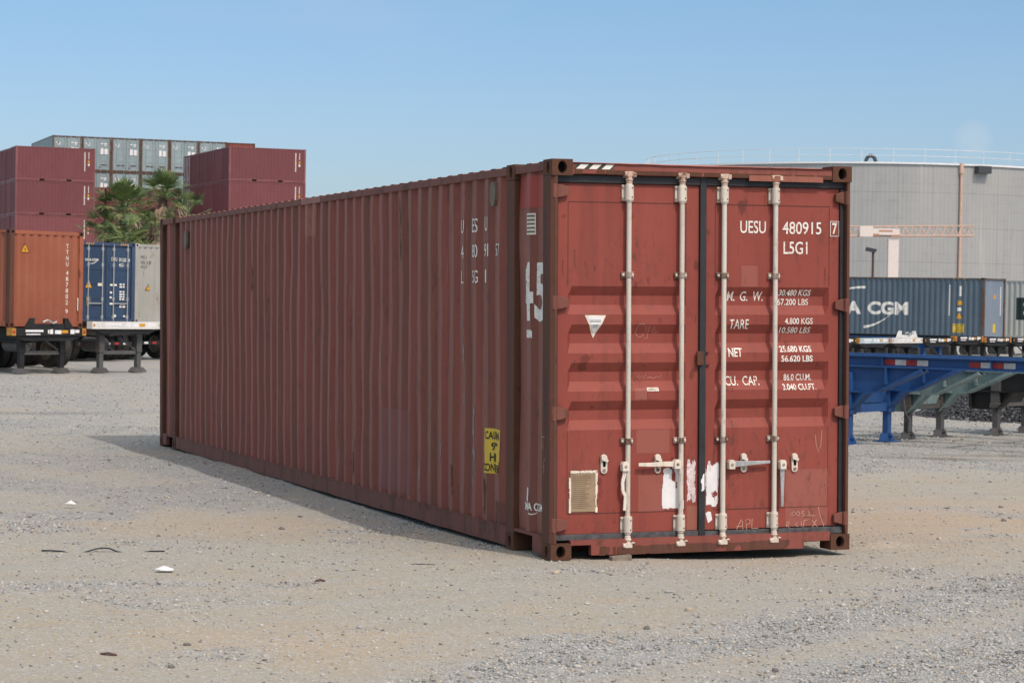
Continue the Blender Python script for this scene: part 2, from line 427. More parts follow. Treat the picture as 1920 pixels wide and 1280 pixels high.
def drape(bm, us, vs, F, name, mats, parent, mi=0):
    """cut the flat sheet where the wall folds, then lay it on the wall: F(u, v) -> xyz just outside the surface"""
    for axis, vals in ((0, us), (1, vs)):
        if not bm.verts: break
        lo = min(v.co[axis] for v in bm.verts); hi = max(v.co[axis] for v in bm.verts)
        for c in vals:
            if lo < c < hi:
                no = [0, 0, 0]; no[axis] = 1; co = [0, 0, 0]; co[axis] = c
                bmesh.ops.bisect_plane(bm, geom=bm.verts[:] + bm.edges[:] + bm.faces[:], plane_co=co, plane_no=no, dist=1e-6)
    for v in bm.verts: v.co = F(v.co.x, v.co.y)
    me = bpy.data.meshes.new(name); bm.to_mesh(me); bm.free()
    for q in (mats if isinstance(mats, (list, tuple)) else [mats]): me.materials.append(q)
    o = bpy.data.objects.new(name, me); COL.objects.link(o); o.parent = parent
    return o

# ------------------------------------------------------------------ corrugation
def corr(a, b, first, period=.278, outer=.074, slope=.068, depth=.036):
    """(t, d) breakpoints of a trapezoid wall from a to b; d is how far the wall lies inwards"""
    pts = [(a, depth)]; c = first
    while c + outer / 2 + slope <= b:
        if c - outer / 2 - slope >= a:
            pts += [(c - outer / 2 - slope, depth), (c - outer / 2, 0), (c + outer / 2, 0), (c + outer / 2 + slope, depth)]
        c += period
    pts.append((b, depth)); out = [pts[0]]
    for p in pts[1:]:
        if p[0] - out[-1][0] > 1e-4: out.append(p)
    return out
def prof_d(prof, t):
    if t <= prof[0][0]: return prof[0][1]
    for (a, da), (b, db) in zip(prof[:-1], prof[1:]):
        if t <= b: return da + (db - da) * (t - a) / (b - a)
    return prof[-1][1]
def sheet(mb, prof, zs, F, m=0):
    n = len(prof); vs = [F(t, z, d) for z in zs for t, d in prof]
    fs = [(k * n + i, k * n + i + 1, (k + 1) * n + i + 1, (k + 1) * n + i) for k in range(len(zs) - 1) for i in range(n - 1)]
    mb.add(vs, fs, m)

# ================================================================== GROUND
def ground_h(x, y):
    x = np.asarray(x, float); y = np.asarray(y, float)
    h = -.0049 * np.clip(y, -25, 45)
    s = .35 * x + .937 * y + 16.4; r = .937 * x - .35 * y
    h = h - .10 * sstep(38, 52, s) * sstep(3, -3, r + 8) * 1.0
    h = h - .28 * sstep(45, 80, s) * sstep(-8, 10, r)
    h = h + .30 * sstep(100, 165, s) * sstep(0, -20, r) - .15 * sstep(100, 165, s) * sstep(0, 40, r)
    near = sstep(60, 30, s)
    h = h + near * (.05 * (fbm(x * .35, y * .35, 3) - .5) + .022 * (fbm(x * 1.3, y * 1.3, 9) - .5))
    # hollows left and worn by the container: a dip under the door sill and under the middle of the side rail
    h = h - .024 * np.exp(-(((x - 1.7) / 1.1) ** 2 + ((y - .15) / .55) ** 2))
    h = h - .03 * np.exp(-((x / .6) ** 2 + ((y - 5) / 3.2) ** 2))
    h = h + .03 * np.exp(-(((x + .2) / .5) ** 2 + ((y - 9.5) / 2.5) ** 2))
    # flatten at the casting that carries the near corner
    w = np.exp(-((x / .45) ** 2 + (y / .45) ** 2)); h = h * (1 - w) + w * -.004
    # small clod heap right of the container
    h = h + .05 * np.exp(-(((x - 2.95) / .22) ** 2 + ((y - .42) / .10) ** 2)) * (.6 + .8 * fbm(x * 9, y * 9, 5))
    return h
def gravel_amt(x, y):
    """0 = bare sandy dirt, 1 = loose grey gravel"""
    x = np.asarray(x, float); y = np.asarray(y, float)
    w = fbm(x * .6, y * .6, 21, 4) - .5; w2 = fbm(x * 2.2, y * 2.2, 31, 3) - .5
    # band across the foreground right, edge runs from (-2.7,-4.6) to (3.3,-1)
    e = (y + 4.64) - (x + 2.7) * .605 + .10 * (x - .3) ** 2 * .12
    band = sstep(.35, -.45, e + w * 1.5 + w2 * .7)
    stripe = np.exp(-((e + 1.25 + w * .8) / .38) ** 2) * .75
    band = np.clip(band - stripe, 0, 1)
    # loose gravel left of the container, mixed with dirt tracks
    s = .35 * x + .937 * y + 16.4
    left = sstep(17.5, 21, s + w * 9) * sstep(1.0, -1.0, x - (y * .06 + .6)) * (.35 + .9 * sstep(-.12, .12, w + w2 * .5))
    spot = np.exp(-(((x + 3.5) / .9) ** 2 + ((y + .75) / .35) ** 2)) * .9
    right = sstep(6.2, 8.5, y + w * 4) * sstep(3.5, 5.5, x) * (.45 + .8 * sstep(-.15, .15, w + w2))
    far = sstep(36, 44, s) * .45
    patches = sstep(.08, .26, fbm(x * .9, y * 1.6, 77, 4) - .5) * .6
    return np.clip(np.maximum.reduce([band, left, spot, right, far, patches]), 0, 1)

def axis_lines(lo, hi, dense, far, grow=1.25):
    a = list(np.arange(lo, hi + 1e-6, dense)); st = dense; v = hi; right = []
    while v < far: st *= grow; v += st; right.append(v)
    st = dense; v = lo; left = []
    while v > -far: st *= grow; v -= st; left.append(v)
    return np.array(left[::-1] + a + right)
gx = axis_lines(-9, 16, .075, 4500); gy = axis_lines(-6.5, 27, .075, 4500)
XX, YY = np.meshgrid(gx, gy); ZZ = ground_h(XX, YY)
nx_, ny_ = len(gx), len(gy)
GA = gravel_amt(XX, YY)
ZZ = ZZ + .012 * GA * (fbm(XX * 7, YY * 7, 41, 2) - .5) * sstep(45, 30, .35 * XX + .937 * YY + 16.4)
gm = bpy.data.meshes.new('ground')
gm.vertices.add(nx_ * ny_)
gm.vertices.foreach_set('co', np.stack([XX, YY, ZZ], -1).astype(np.float32).ravel())
ii, jj = np.meshgrid(np.arange(nx_ - 1), np.arange(ny_ - 1)); k0 = (jj * nx_ + ii).ravel()
qd = np.stack([k0, k0 + 1, k0 + 1 + nx_, k0 + nx_], -1).astype(np.int32)
gm.loops.add(qd.size); gm.loops.foreach_set('vertex_index', qd.ravel())
gm.polygons.add(len(qd)); gm.polygons.foreach_set('loop_start', np.arange(0, qd.size, 4, dtype=np.int32))
gm.polygons.foreach_set('use_smooth', np.ones(len(qd), dtype=bool))
gm.update(calc_edges=True)
at = gm.attributes.new('gravel', 'FLOAT', 'POINT'); at.data.foreach_set('value', GA.astype(np.float32).ravel())
U_ = (XX - 9.35) * .937 - (YY - 10.2) * .35; V_ = (XX - 9.35) * .35 + (YY - 10.2) * .937
ST_ = np.exp(-((U_ / 1.0) ** 2 + ((V_ + .12 * np.sin(U_ * 2.5)) / .22) ** 2)) + .8 * np.exp(-(((U_ - 1.3) / 1.4) ** 2 + ((V_ - .75) / .30) ** 2)) + .5 * np.exp(-(((XX + .6) / 2.2) ** 2 + ((YY - 22.5) / .5) ** 2))
ST_ = np.clip(ST_ * (.4 + 1.2 * fbm(XX * 1.7, YY * 1.7, 88, 4)), 0, 1)
TN_ = np.exp(-(((XX - 4.6) / 3.0) ** 2 + ((YY - 2.6) / 2.6) ** 2)) + .8 * np.exp(-(((XX + 1.2) / 1.5) ** 2 + ((YY - 3.0) / .9) ** 2)) + .7 * np.exp(-(((XX + 2.9) / 1.0) ** 2 + ((YY + 3.6) / .9) ** 2))
TN_ = np.clip(TN_ * (.45 + 1.1 * fbm(XX * .9, YY * 1.4, 99, 4)), 0, 1)
for nm_, ar_ in (('stain', ST_), ('tan', TN_)):
    a_ = gm.attributes.new(nm_, 'FLOAT', 'POINT'); a_.data.foreach_set('value', ar_.astype(np.float32).ravel())
mg, nt, p = new_mat('yard_ground')
tc = N(nt, 'ShaderNodeTexCoord'); vec = tc.outputs['Object']
ga = N(nt, 'ShaderNodeAttribute', attribute_name='gravel')
n_big = noise(nt, vec, .35, 5, .6); n_mid = noise(nt, mapped(nt, vec, (2.2, 3.4, 1)), 1.0, 6, .65); n_fine = noise(nt, vec, 38, 4, .7)
sand = mix(nt, ramp(nt, n_big, .41, .60), (.385, .325, .238), (.355, .338, .29))
sand = mix(nt, ramp(nt, n_mid, .40, .68), sand, (.35, .338, .298))
ta = N(nt, 'ShaderNodeAttribute', attribute_name='tan'); sand = mix(nt, ta.outputs['Fac'], sand, (.43, .335, .235))
vor = N(nt, 'ShaderNodeTexVoronoi', Scale=75.0); nt.links.new(vec, vor.inputs['Vector'])
vorL = N(nt, 'ShaderNodeTexVoronoi', Scale=30.0); nt.links.new(vec, vorL.inputs['Vector'])
sep = N(nt, 'ShaderNodeSeparateColor'); nt.links.new(vor.outputs['Color'], sep.inputs[0])
sepL = N(nt, 'ShaderNodeSeparateColor'); nt.links.new(vorL.outputs['Color'], sepL.inputs[0])
grav = ramp(nt, sep.outputs[0], .0, 1.0, (.22, .22, .212, 1), (.58, .575, .555, 1))
gravL = ramp(nt, sepL.outputs[1], .0, 1.0, (.31, .31, .30, 1), (.49, .485, .468, 1))
grav = mix(nt, .42, grav, gravL)
gf = N(nt, 'ShaderNodeMath', operation='MULTIPLY_ADD'); gf.inputs[1].default_value = .55; gf.inputs[2].default_value = -.27
nt.links.new(n_mid, gf.inputs[0])
gs = N(nt, 'ShaderNodeMath', operation='ADD', use_clamp=True); nt.links.new(gf.outputs[0], gs.inputs[0]); nt.links.new(ga.outputs['Fac'], gs.inputs[1])
pf = ramp(nt, gs.outputs[0], .05, .95)
scuff = ramp(nt, noise(nt, mapped(nt, vec, (5, 11, 1)), 1.0, 7, .72), .60, .72)
sfm = N(nt, 'ShaderNodeMath', operation='MULTIPLY'); sfm.inputs[1].default_value = .42; nt.links.new(scuff, sfm.inputs[0])
sand = mix(nt, sfm.outputs[0], sand, (.24, .21, .175))
trk = ramp(nt, noise(nt, mapped(nt, vec, (.30, 2.6, 1), (1.3, 0, 0)), 1.0, 5, .62), .52, .66)
tkm = N(nt, 'ShaderNodeMath', operation='MULTIPLY'); tkm.inputs[1].default_value = .30; nt.links.new(trk, tkm.inputs[0])
sand = mix(nt, tkm.outputs[0], sand, (.27, .25, .215))
fleck = ramp(nt, sep.outputs[1], .62, .72)
pm = N(nt, 'ShaderNodeMath', operation='MULTIPLY'); pm.inputs[1].default_value = .75; nt.links.new(fleck, pm.inputs[0])
sand = mix(nt, pm.outputs[0], sand, grav)
col = mix(nt, pf, sand, grav)
sa = N(nt, 'ShaderNodeAttribute', attribute_name='stain'); sam = N(nt, 'ShaderNodeMath', operation='MULTIPLY'); sam.inputs[1].default_value = .75; nt.links.new(sa.outputs['Fac'], sam.inputs[0]); col = mix(nt, sam.outputs[0], col, (.12, .108, .092))
col = mix(nt, .16, col, n_fine, 'OVERLAY')
nt.links.new(col, p.inputs['Base Color']); p.inputs['Roughness'].default_value = .95; p.inputs['Specular IOR Level'].default_value = .15
bh = N(nt, 'ShaderNodeMath', operation='MULTIPLY'); nt.links.new(vor.outputs['Distance'], bh.inputs[0]); nt.links.new(pf, bh.inputs[1])
bs = N(nt, 'ShaderNodeMath', operation='MULTIPLY_ADD'); bs.inputs[1].default_value = .6; nt.links.new(n_fine, bs.inputs[0]); nt.links.new(bh.outputs[0], bs.inputs[2])
bp = N(nt, 'ShaderNodeBump', Strength=.75, Distance=.024); nt.links.new(bs.outputs[0], bp.inputs['Height']); nt.links.new(bp.outputs[0], p.inputs['Normal'])
gm.materials.append(mg)
go = bpy.data.objects.new('ground', gm); COL.objects.link(go); tag(go, kind='structure')

# ---- loose stones lying on it
ICO = None
def ico():
    global ICO
    if ICO is None:
        t = (1 + 5 ** .5) / 2
        v = np.array([(-1, t, 0), (1, t, 0), (-1, -t, 0), (1, -t, 0), (0, -1, t), (0, 1, t), (0, -1, -t), (0, 1, -t), (t, 0, -1), (t, 0, 1), (-t, 0, -1), (-t, 0, 1)]) / math.sqrt(1 + t * t)
        f = np.array([(0, 11, 5), (0, 5, 1), (0, 1, 7), (0, 7, 10), (0, 10, 11), (1, 5, 9), (5, 11, 4), (11, 10, 2), (10, 7, 6), (7, 1, 8), (3, 9, 4), (3, 4, 2), (3, 2, 6), (3, 6, 8), (3, 8, 9), (4, 9, 5), (2, 4, 11), (6, 2, 10), (8, 6, 7), (9, 8, 1)])
        ICO = (v, f)
    return ICO
def stone_mesh(name, x, y, z, sz, mats, probs, flat=.62):
    v, f = ico(); n = len(x)
    V = np.repeat(v[None], n, 0) * rng.uniform(.62, 1.18, (n, 12, 1))
    V = V * np.stack([rng.uniform(.75, 1.35, n), rng.uniform(.75, 1.35, n), rng.uniform(flat * .7, flat * 1.35, n)], -1)[:, None, :] * sz[:, None, None]
    a = rng.uniform(0, 6.283, n); ca, sa = np.cos(a)[:, None], np.sin(a)[:, None]
    vx = V[..., 0] * ca - V[..., 1] * sa; vy = V[..., 0] * sa + V[..., 1] * ca
    P_ = np.stack([vx + x[:, None], vy + y[:, None], V[..., 2] + z[:, None] + sz[:, None] * .22], -1)
    F_ = f[None] + (np.arange(n) * 12)[:, None, None]
    me = bpy.data.meshes.new(name); me.vertices.add(n * 12); me.vertices.foreach_set('co', P_.astype(np.float32).ravel())
    me.loops.add(n * 60); me.loops.foreach_set('vertex_index', F_.astype(np.int32).ravel())
    me.polygons.add(n * 20); me.polygons.foreach_set('loop_start', np.arange(0, n * 60, 3, dtype=np.int32))
    for q in mats: me.materials.append(q)
    mi = rng.choice(len(mats), n, p=probs); me.polygons.foreach_set('material_index', np.repeat(mi, 20).astype(np.int32))
    me.update(calc_edges=True)
    return me
ST = [plain('stone_pale', (.47, .455, .42), .9, var=.15), plain('stone_grey', (.36, .36, .36), .9, var=.2), plain('stone_dark', (.16, .155, .15), .9, var=.3), plain('stone_tan', (.40, .345, .27), .9, var=.15)]
def scatter(n, d0, d1, seed, smin, smax, base):
    g = np.random.default_rng(seed)
    d = np.sqrt(g.uniform(d0 ** 2, d1 ** 2, n)); t = g.uniform(-.245, .245, n)
    x = CAM_LOC.x + d * (.3503 + t * .9366); y = CAM_LOC.y + d * (.9366 - t * .3498)
    keep = g.uniform(0, 1, n) < base + (1 - base) * gravel_amt(x, y) ** 1.3
    keep &= ~((x > .05) & (x < 2.4) & (y > .06) & (y < 13.6))
    x, y = x[keep], y[keep]
    sz = smin + (smax - smin) * g.uniform(0, 1, len(x)) ** 3.2
    return x, y, sz
parts = [scatter(170000, 10.3, 19, 1, .0028, .0125, .10), scatter(80000, 18, 34, 2, .004, .014, .08), scatter(2600, 10.3, 30, 3, .008, .028, .30), scatter(42000, 33, 60, 4, .008, .026, .22)]
sx = np.concatenate([q[0] for q in parts]); sy = np.concatenate([q[1] for q in parts]); ss = np.concatenate([q[2] for q in parts])
sm_ = stone_mesh('loose_gravel', sx, sy, ground_h(sx, sy), ss, ST, [.28, .44, .15, .13])
so = bpy.data.objects.new('loose_gravel', sm_); COL.objects.link(so)
tag(so, 'loose grey and tan stones strewn over the dirt yard', 'gravel', kind='stuff')

# ================================================================== MAIN CONTAINER
CW, CL, CH = 2.438, 13.716, 2.896
T3 = Matrix(((0.9999144530577477, 3.19451658051573e-05, -0.013079967344441832), (3.19451658051573e-05, 0.9999880709515565, 0.004884356056958793), (0.013079967344441832, -0.004884356056958793, 0.9999025240093042)))
main = empty('shipping_container', label='large weathered red-brown container with white locking rods on its closed doors, in the foreground', cat='shipping container')
main.matrix_world = T3.to_4x4()

# corner and intermediate castings
def casting(name, x0, x1, y0, y1, z0, z1, sides, parent, mat='rust'):
    """sides: which faces carry an oval hole, e.g. '-y', '-x', '+x'"""
    b = MB(); cx, cy, cz = (x0 + x1) / 2, (y0 + y1) / 2, (z0 + z1) / 2; hx, hy, hz = (x1 - x0) / 2, (y1 - y0) / 2, (z1 - z0) / 2
    def face(key, c, u, v, n, hu, hv):
        if key in sides: b.holed(c, u, v, n, hu, hv, .034 if 'y' in key else .030, .044, .05)
        else:
            c, u, v = Vector(c), Vector(u), Vector(v)
            b.quad(c - u * hu - v * hv, c + u * hu - v * hv, c + u * hu + v * hv, c - u * hu + v * hv)
    face('-y', (cx, y0, cz), (1, 0, 0), (0, 0, 1), (0, -1, 0), hx, hz)
    face('+y', (cx, y1, cz), (1, 0, 0), (0, 0, 1), (0, 1, 0), hx, hz)
    face('-x', (x0, cy, cz), (0, 1, 0), (0, 0, 1), (-1, 0, 0), hy, hz)
    face('+x', (x1, cy, cz), (0, 1, 0), (0, 0, 1), (1, 0, 0), hy, hz)
    face('+z', (cx, cy, z1), (1, 0, 0), (0, 1, 0), (0, 0, 1), hx, hy)
    face('-z', (cx, cy, z0), (1, 0, 0), (0, 1, 0), (0, 0, -1), hx, hy)
    me = b.mesh(name); bm = bmesh.new(); bm.from_mesh(me); bmesh.ops.remove_doubles(bm, verts=bm.verts, dist=1e-5); bm.to_mesh(me); bm.free()
    b2 = MB(); b2.v = [tuple(v.co) for v in me.vertices]; b2.f = [tuple(q.vertices) for q in me.polygons]; b2.m = b.m if len(b.m) == len(b2.f) else [0] * len(b2.f)
    bpy.data.meshes.remove(me)
    return b2.build(name, [M[mat], M['black']], parent, bevel=.004)
for z0 in (0, CH - .118):
    casting('corner_casting', 0, .162, 0, .178, z0, z0 + .118, ('-y', '-x'), main)
    casting('corner_casting', CW - .162, CW, 0, .178, z0, z0 + .118, ('-y', '+x'), main)
    casting('corner_casting', 0, .162, CL - .178, CL, z0, z0 + .118, ('+y', '-x'), main)
    casting('corner_casting', CW - .162, CW, CL - .178, CL, z0, z0 + .118, ('+y', '+x'), main)
    for y0 in (.762, CL - .94):
        casting('side_casting', -.001, .16, y0, y0 + .178, z0 + (.002 if z0 else 0), z0 + .118, ('-x',), main)
        casting('side_casting', CW - .16, CW + .001, y0, y0 + .178, z0 + (.002 if z0 else 0), z0 + .118, ('+x',), main)
# corner posts: J-section at the door end
b = MB(); b.prism([(0, .03), (.030, .006), (.048, .006), (.048, .10), (.10, .10), (.10, .178), (0, .178)], lambda u, v, w: (u, v, .118 + w), CH - .236); b.build('corner_post', M['post_rust'], main, bevel=.004)
b = MB(); b.prism([(CW, .03), (CW - .020, .006), (CW - .036, .006), (CW - .036, .10), (CW - .10, .10), (CW - .10, .178), (CW, .178)], lambda u, v, w: (u, v, .118 + w), CH - .236); b.build('corner_post', M['post_rust'], main, bevel=.004)
for x0, x1 in ((0, .12), (CW - .12, CW)):
    b = MB(); b.box(x0, x1, CL - .15, CL, .118, CH - .118); b.build('corner_post', M['post_rust'], main, bevel=.006)
for y0 in (.770, CL - .932):
    for x0, x1 in ((.0, .06), (CW - .06, CW)):
        b = MB(); b.box(x0, x1, y0, y0 + .162, .118, CH - .118); b.build('side_post', M['post_rust'], main, bevel=.006)
# rails
SEG = [(.178, .762), (.94, CL - .94), (CL - .762, CL - .178)]
for sgn in (0, 1):
    fx = (lambda x: x) if sgn == 0 else (lambda x: CW - x)
    b = MB()
    for y0, y1 in SEG:
        b.box(*sorted((fx(.002), fx(.06))), y0, y1, CH - .076, CH - .016)
    b.build('top_rail', M['frame_red'], main, bevel=.003)
    b = MB()
    for k, (y0, y1) in enumerate(SEG):
        if k == 1:
            n = 60; zz = [.016 + .010 * (float(fbm(i * .35, 3.3 + sgn, 55)) - .5) * 2 for i in range(n + 1)]
            for i in range(n):
                a, c = y0 + (y1 - y0) * i / n, y0 + (y1 - y0) * (i + 1) / n
                b.quad((fx(.006), a, zz[i]), (fx(.006), c, zz[i + 1]), (fx(.006), c, .158), (fx(.006), a, .158))
                b.quad((fx(.006), a, zz[i]), (fx(.006), c, zz[i + 1]), (fx(.05), c, zz[i + 1] + .002), (fx(.05), a, zz[i] + .002))
            b.box(*sorted((fx(.001), fx(.07))), y0, y1, .158, .166)
        else:
            b.box(*sorted((fx(.004), fx(.07))), y0, y1, .145, .166)
            lo, hi = (y0, y0 + .20) if k == 0 else (y1 - .20, y1)
            b.box(*sorted((fx(.004), fx(.05))), lo, hi, .03, .145)
    b.build('bottom_rail', [M['frame_red']], main)
# side walls
PROF = [corr(.178, .762, .2145, depth=.036), corr(.94, CL - .94, 1.142, .2776, depth=.036), corr(CL - .762, CL - .178, CL - .50)]
for q in PROF: pass
PALL = PROF[0] + PROF[1] + PROF[2]
DENTS = [(2.05, 1.15, .12, .25, .014), (4.9, .75, .16, .3, .018), (6.2, 1.7, .2, .35, .012), (8.4, .6, .2, .25, .018), (10.6, 1.3, .25, .4, .014), (3.5, 2.0, .15, .3, .010), (5.6, .42, .12, .14, .020), (1.75, .5, .10, .2, .012), (7.4, 2.3, .2, .2, .012)]
def wall_dent(y, z):
    return sum(d * math.exp(-((y - a) / ry) ** 2 - ((z - c) / rz) ** 2) for a, c, ry, rz, d in DENTS) + float(.020 * (fbm(y * 1.1, z * .9, 60, 3) - .5) + .020 * (fbm(y * 3.1, z * 1.7, 61, 3) - .5)) * min(1, (z - .16) / .25, (2.83 - z) / .25)
ZR = list(np.linspace(.160, 2.83, 41))
def left_x(y, z): return .012 + prof_d(PALL, y) + wall_dent(y, z)
for sgn in (0, 1):
    b = MB()
    for pr in PROF:
        if sgn == 0: sheet(b, pr, ZR, lambda t, z, d: (.012 + d + wall_dent(t, z), t, z))
        else: sheet(b, pr, [.16, 2.83], lambda t, z, d: (CW - .012 - d, t, z))
    tag(b.build('side_wall', M['side_red'], main), 'long corrugated side wall of the foreground container' if sgn == 0 else None)
# roof, blind end wall, floor
b = MB(); sheet(b, corr(.10, CL - .10, .34, .26, .10, .03, .02), [.05, CW - .05], lambda t, z, d: (z, t, CH - .002 - d)); b.build('roof', M['roof_red'], main)
b = MB(); sheet(b, corr(.12, CW - .12, .30), [.12, CH - .1], lambda t, z, d: (t, CL - .02 - d, z)); b.box(.162, CW - .162, CL - .10, CL - .002, .01, .15); b.box(.162, CW - .162, CL - .10, CL - .002, CH - .115, CH - .01); b.build('end_wall', M['side_red'], main)
b = MB(); b.box(.07, CW - .07, .12, CL - .06, .14, .165)
for y in np.arange(.35, CL - .2, .6): b.box(.05, CW - .05, y, y + .05, .03, .14)
b.build('floor', M['rust'], main)
# door header with its rain lip, and the sill with two end cut-outs
b = MB(); n = 40; X0, X1 = .162, CW - .162
hz = [CH - .022 - .006 * math.sin(i / n * math.pi) + .004 * (float(vnoise(i * .7, 1.0, 5)) - .5) for i in range(n + 1)]
lz = [2.800 - .012 * float(vnoise(i * .9, 4.0, 8)) for i in range(n + 1)]
for i in range(n):
    a, c = X0 + (X1 - X0) * i / n, X0 + (X1 - X0) * (i + 1) / n
    b.quad((a, .012, lz[i]), (c, .012, lz[i + 1]), (c, .012, hz[i + 1] - .008), (a, .012, hz[i] - .008))
    b.quad((a, .012, hz[i] - .008), (c, .012, hz[i + 1] - .008), (c, -.004, hz[i + 1]), (a, -.004, hz[i]))
    b.quad((a, -.004, hz[i]), (c, -.004, hz[i + 1]), (c, .16, hz[i + 1] - .004), (a, .16, hz[i] - .004))
    b.quad((a, .012, lz[i]), (c, .012, lz[i + 1]), (c, .09, 2.785), (a, .09, 2.785))
hd = b.build('door_header', [M['header_red']], main)
bmx = poly_bm([[(x, 2.828), (x + .062, 2.828), (x + .100, 2.862), (x + .038, 2.862)] for x in (.19, .29, .39)])
drape(bmx, [], [], lambda u, v: Vector((u, .0095, v)), 'hazard_stripe', M['white_mark'], hd)
bmx = poly_bm([[(.166, 2.828), (.19, 2.828), (.228, 2.862), (.20, 2.862)]] + [[(x + .062, 2.828), (x + .1, 2.828), (x + .138, 2.862), (x + .1, 2.862)] for x in (.19, .29)] + [[(.452, 2.828), (.476, 2.828), (.489, 2.84), (.489, 2.862)]])
drape(bmx, [], [], lambda u, v: Vector((u, .0095, v)), 'hazard_stripe', M['hazard_black'], hd)
drape(torn_bm(.17, 2.27, 2.793, 2.822, .005, 14, .33, .02, 5), [], [], lambda u, v: Vector((u, .0085, v)), 'rust_strip', M['rust'], hd)
b = MB(); b.box(1.577, 2.194, .004, .0118, 2.770, 2.812); b.build('weld_plate', M['patch_orange'], hd)
b = MB(); pts = [(.162, .135), (.162, .104), (.323, .104), (.323, .028), (2.056, .020), (2.056, .075), (2.276, .072), (2.276, .135)]
b.prism(pts, lambda u, v, w: (u, .012 + w, v), .05); b.box(.162, 2.276, .02, .12, .128, .140)
sill = b.build('door_sill', [M['header_red']], main)
drape(torn_bm(.33, 2.05, .024, .09, .006, 15, .32, .1, 4), [], [], lambda u, v: Vector((u, .0085, v)), 'rust_strip', M['post_rust'], sill)
# fork / gooseneck recess lining behind the cut-outs, so one looks into the dark
b = MB(); b.box(.17, 2.2, .30, .34, .03, .14); b.build('cross_member', M['rust'], main)

# ---- doors
DY = .070
RZ = [(1.982, 1.914, 1.846, 1.776), (1.703, 1.635, 1.566, 1.494), (1.425, 1.357, 1.287, 1.216), (1.146, 1.076, 1.006, .935)]
RD = .042
def zdepth(z):
    for t, a, c, q in RZ:
        if q <= z <= t:
            if z >= a: return RD * (t - z) / (t - a)
            if z >= c: return RD
            return RD * (z - q) / (c - q)
    return 0.0
def door_y(x, z):
    for a, c in ((.154, 1.092), (1.331, 2.284)):
        if a <= x <= c:
            k = min(1, (x - a) / .032, (c - x) / .032)
            return DY + zdepth(z) * k
    return DY
XB = [.154, .186, 1.06, 1.092, 1.331, 1.363, 2.252, 2.284]; ZB = sorted({z for r in RZ for z in r})
def on_door(off): return lambda u, v: Vector((u, door_y(u, v) - off, v))
def make_door(xa, xb, ra, rb, side):
    d = empty('door', label='%s door leaf of the foreground container' % side); d.parent = main
    xs = sorted(set([xa, ra, ra + .032, rb - .032, rb, xb])); zs = sorted(set([.180, 2.728] + ZB + [.32, .5, .7, 2.2, 2.5]))
    b = MB(); nx = len(xs)
    b.add([(x, door_y(x, z), z) for z in zs for x in xs], [(k * nx + i, k * nx + i + 1, (k + 1) * nx + i + 1, (k + 1) * nx + i) for k in range(len(zs) - 1) for i in range(nx - 1)])
    for x in (xa, xb): b.quad((x, DY, .18), (x, DY + .05, .18), (x, DY + .05, 2.728), (x, DY, 2.728))
    b.quad((xa, DY, .18), (xb, DY, .18), (xb, DY + .05, .18), (xa, DY + .05, .18)); b.quad((xa, DY, 2.728), (xb, DY, 2.728), (xb, DY + .05, 2.728), (xa, DY + .05, 2.728))
    b.build('door_panel', M['door_red'], d)
    for q in [(ra, rb, z - .003, z + .003) for z in (2.593, .327)] + [(x - .002, x + .002, z0, z1) for x in (ra, rb) for z0, z1 in ((.331, .93), (1.99, 2.589))]:
        b = MB(); b.box(q[0], q[1], DY - .002, DY + .002, q[2], q[3]); b.build('weld_seam', M['seam'], d)
    return d
doorL = make_door(.072, 1.197, .154, 1.092, 'left'); doorR = make_door(1.250, 2.366, 1.331, 2.284, 'right')
# rubber gaskets: belong to the doors
def gasket(pts_boxes, parent, mat='rubber'):
    b = MB()
    for q in pts_boxes: b.box(*q)
    return b.build('gasket', M[mat], parent, bevel=.003)
gasket([(.0495, .070, .052, .085, .185, 2.728)], doorL)
gasket([(.0495, 1.197, .048, .085, 2.731, 2.786)], doorL)
gasket([(.0495, 1.197, .050, .085, .138, .178)], doorL, 'rubber_worn')
gasket([(1.1985, 1.2490, .046, .085, .132, 2.800)], doorR)
gasket([(1.2505, 2.40, .048, .085, 2.731, 2.786)], doorR)
gasket([(1.2505, 2.40, .050, .085, .120, .172)], doorR, 'rubber_worn')
gasket([(2.3675, 2.401, .050, .085, .175, 2.728)], doorR)
for x0, x1 in ((.05, .15), (2.29, 2.40)):
    b = MB(); b.box(x0, x1, .10, .16, .13, 2.79); b.build('door_jamb', M['rubber'], main)
# hinges
for side, zs in ((0, (2.668, 1.861, 1.060, .253)), (1, (2.660, 1.850, 1.043, .236))):
    fx = (lambda x: x) if side == 0 else (lambda x: CW - .012 - x + .012)
    for z in zs:
        b = MB(); x0 = .018 if side == 0 else .012
        pts = [(.045, .045), (.085, .047), (.148, .028), (.148, -.028), (.085, -.045), (.045, -.048)]
        if side: pts = [(u - .030, v) for u, v in pts]
        b.prism([(fx(u), z + v) for u, v in pts], lambda u, v, w: (u, .030 + w, v), .032)
        b.cyl((fx(x0 + .014), .026, z - .052), (fx(x0 + .014), .026, z + .05), .022, 14)
        b.box(*sorted((fx(x0 - .012), fx(x0 + .03))), .03, .09, z - .05, z + .048)
        b.build('hinge', M['frame_red'], doorL if side == 0 else doorR, bevel=.003)
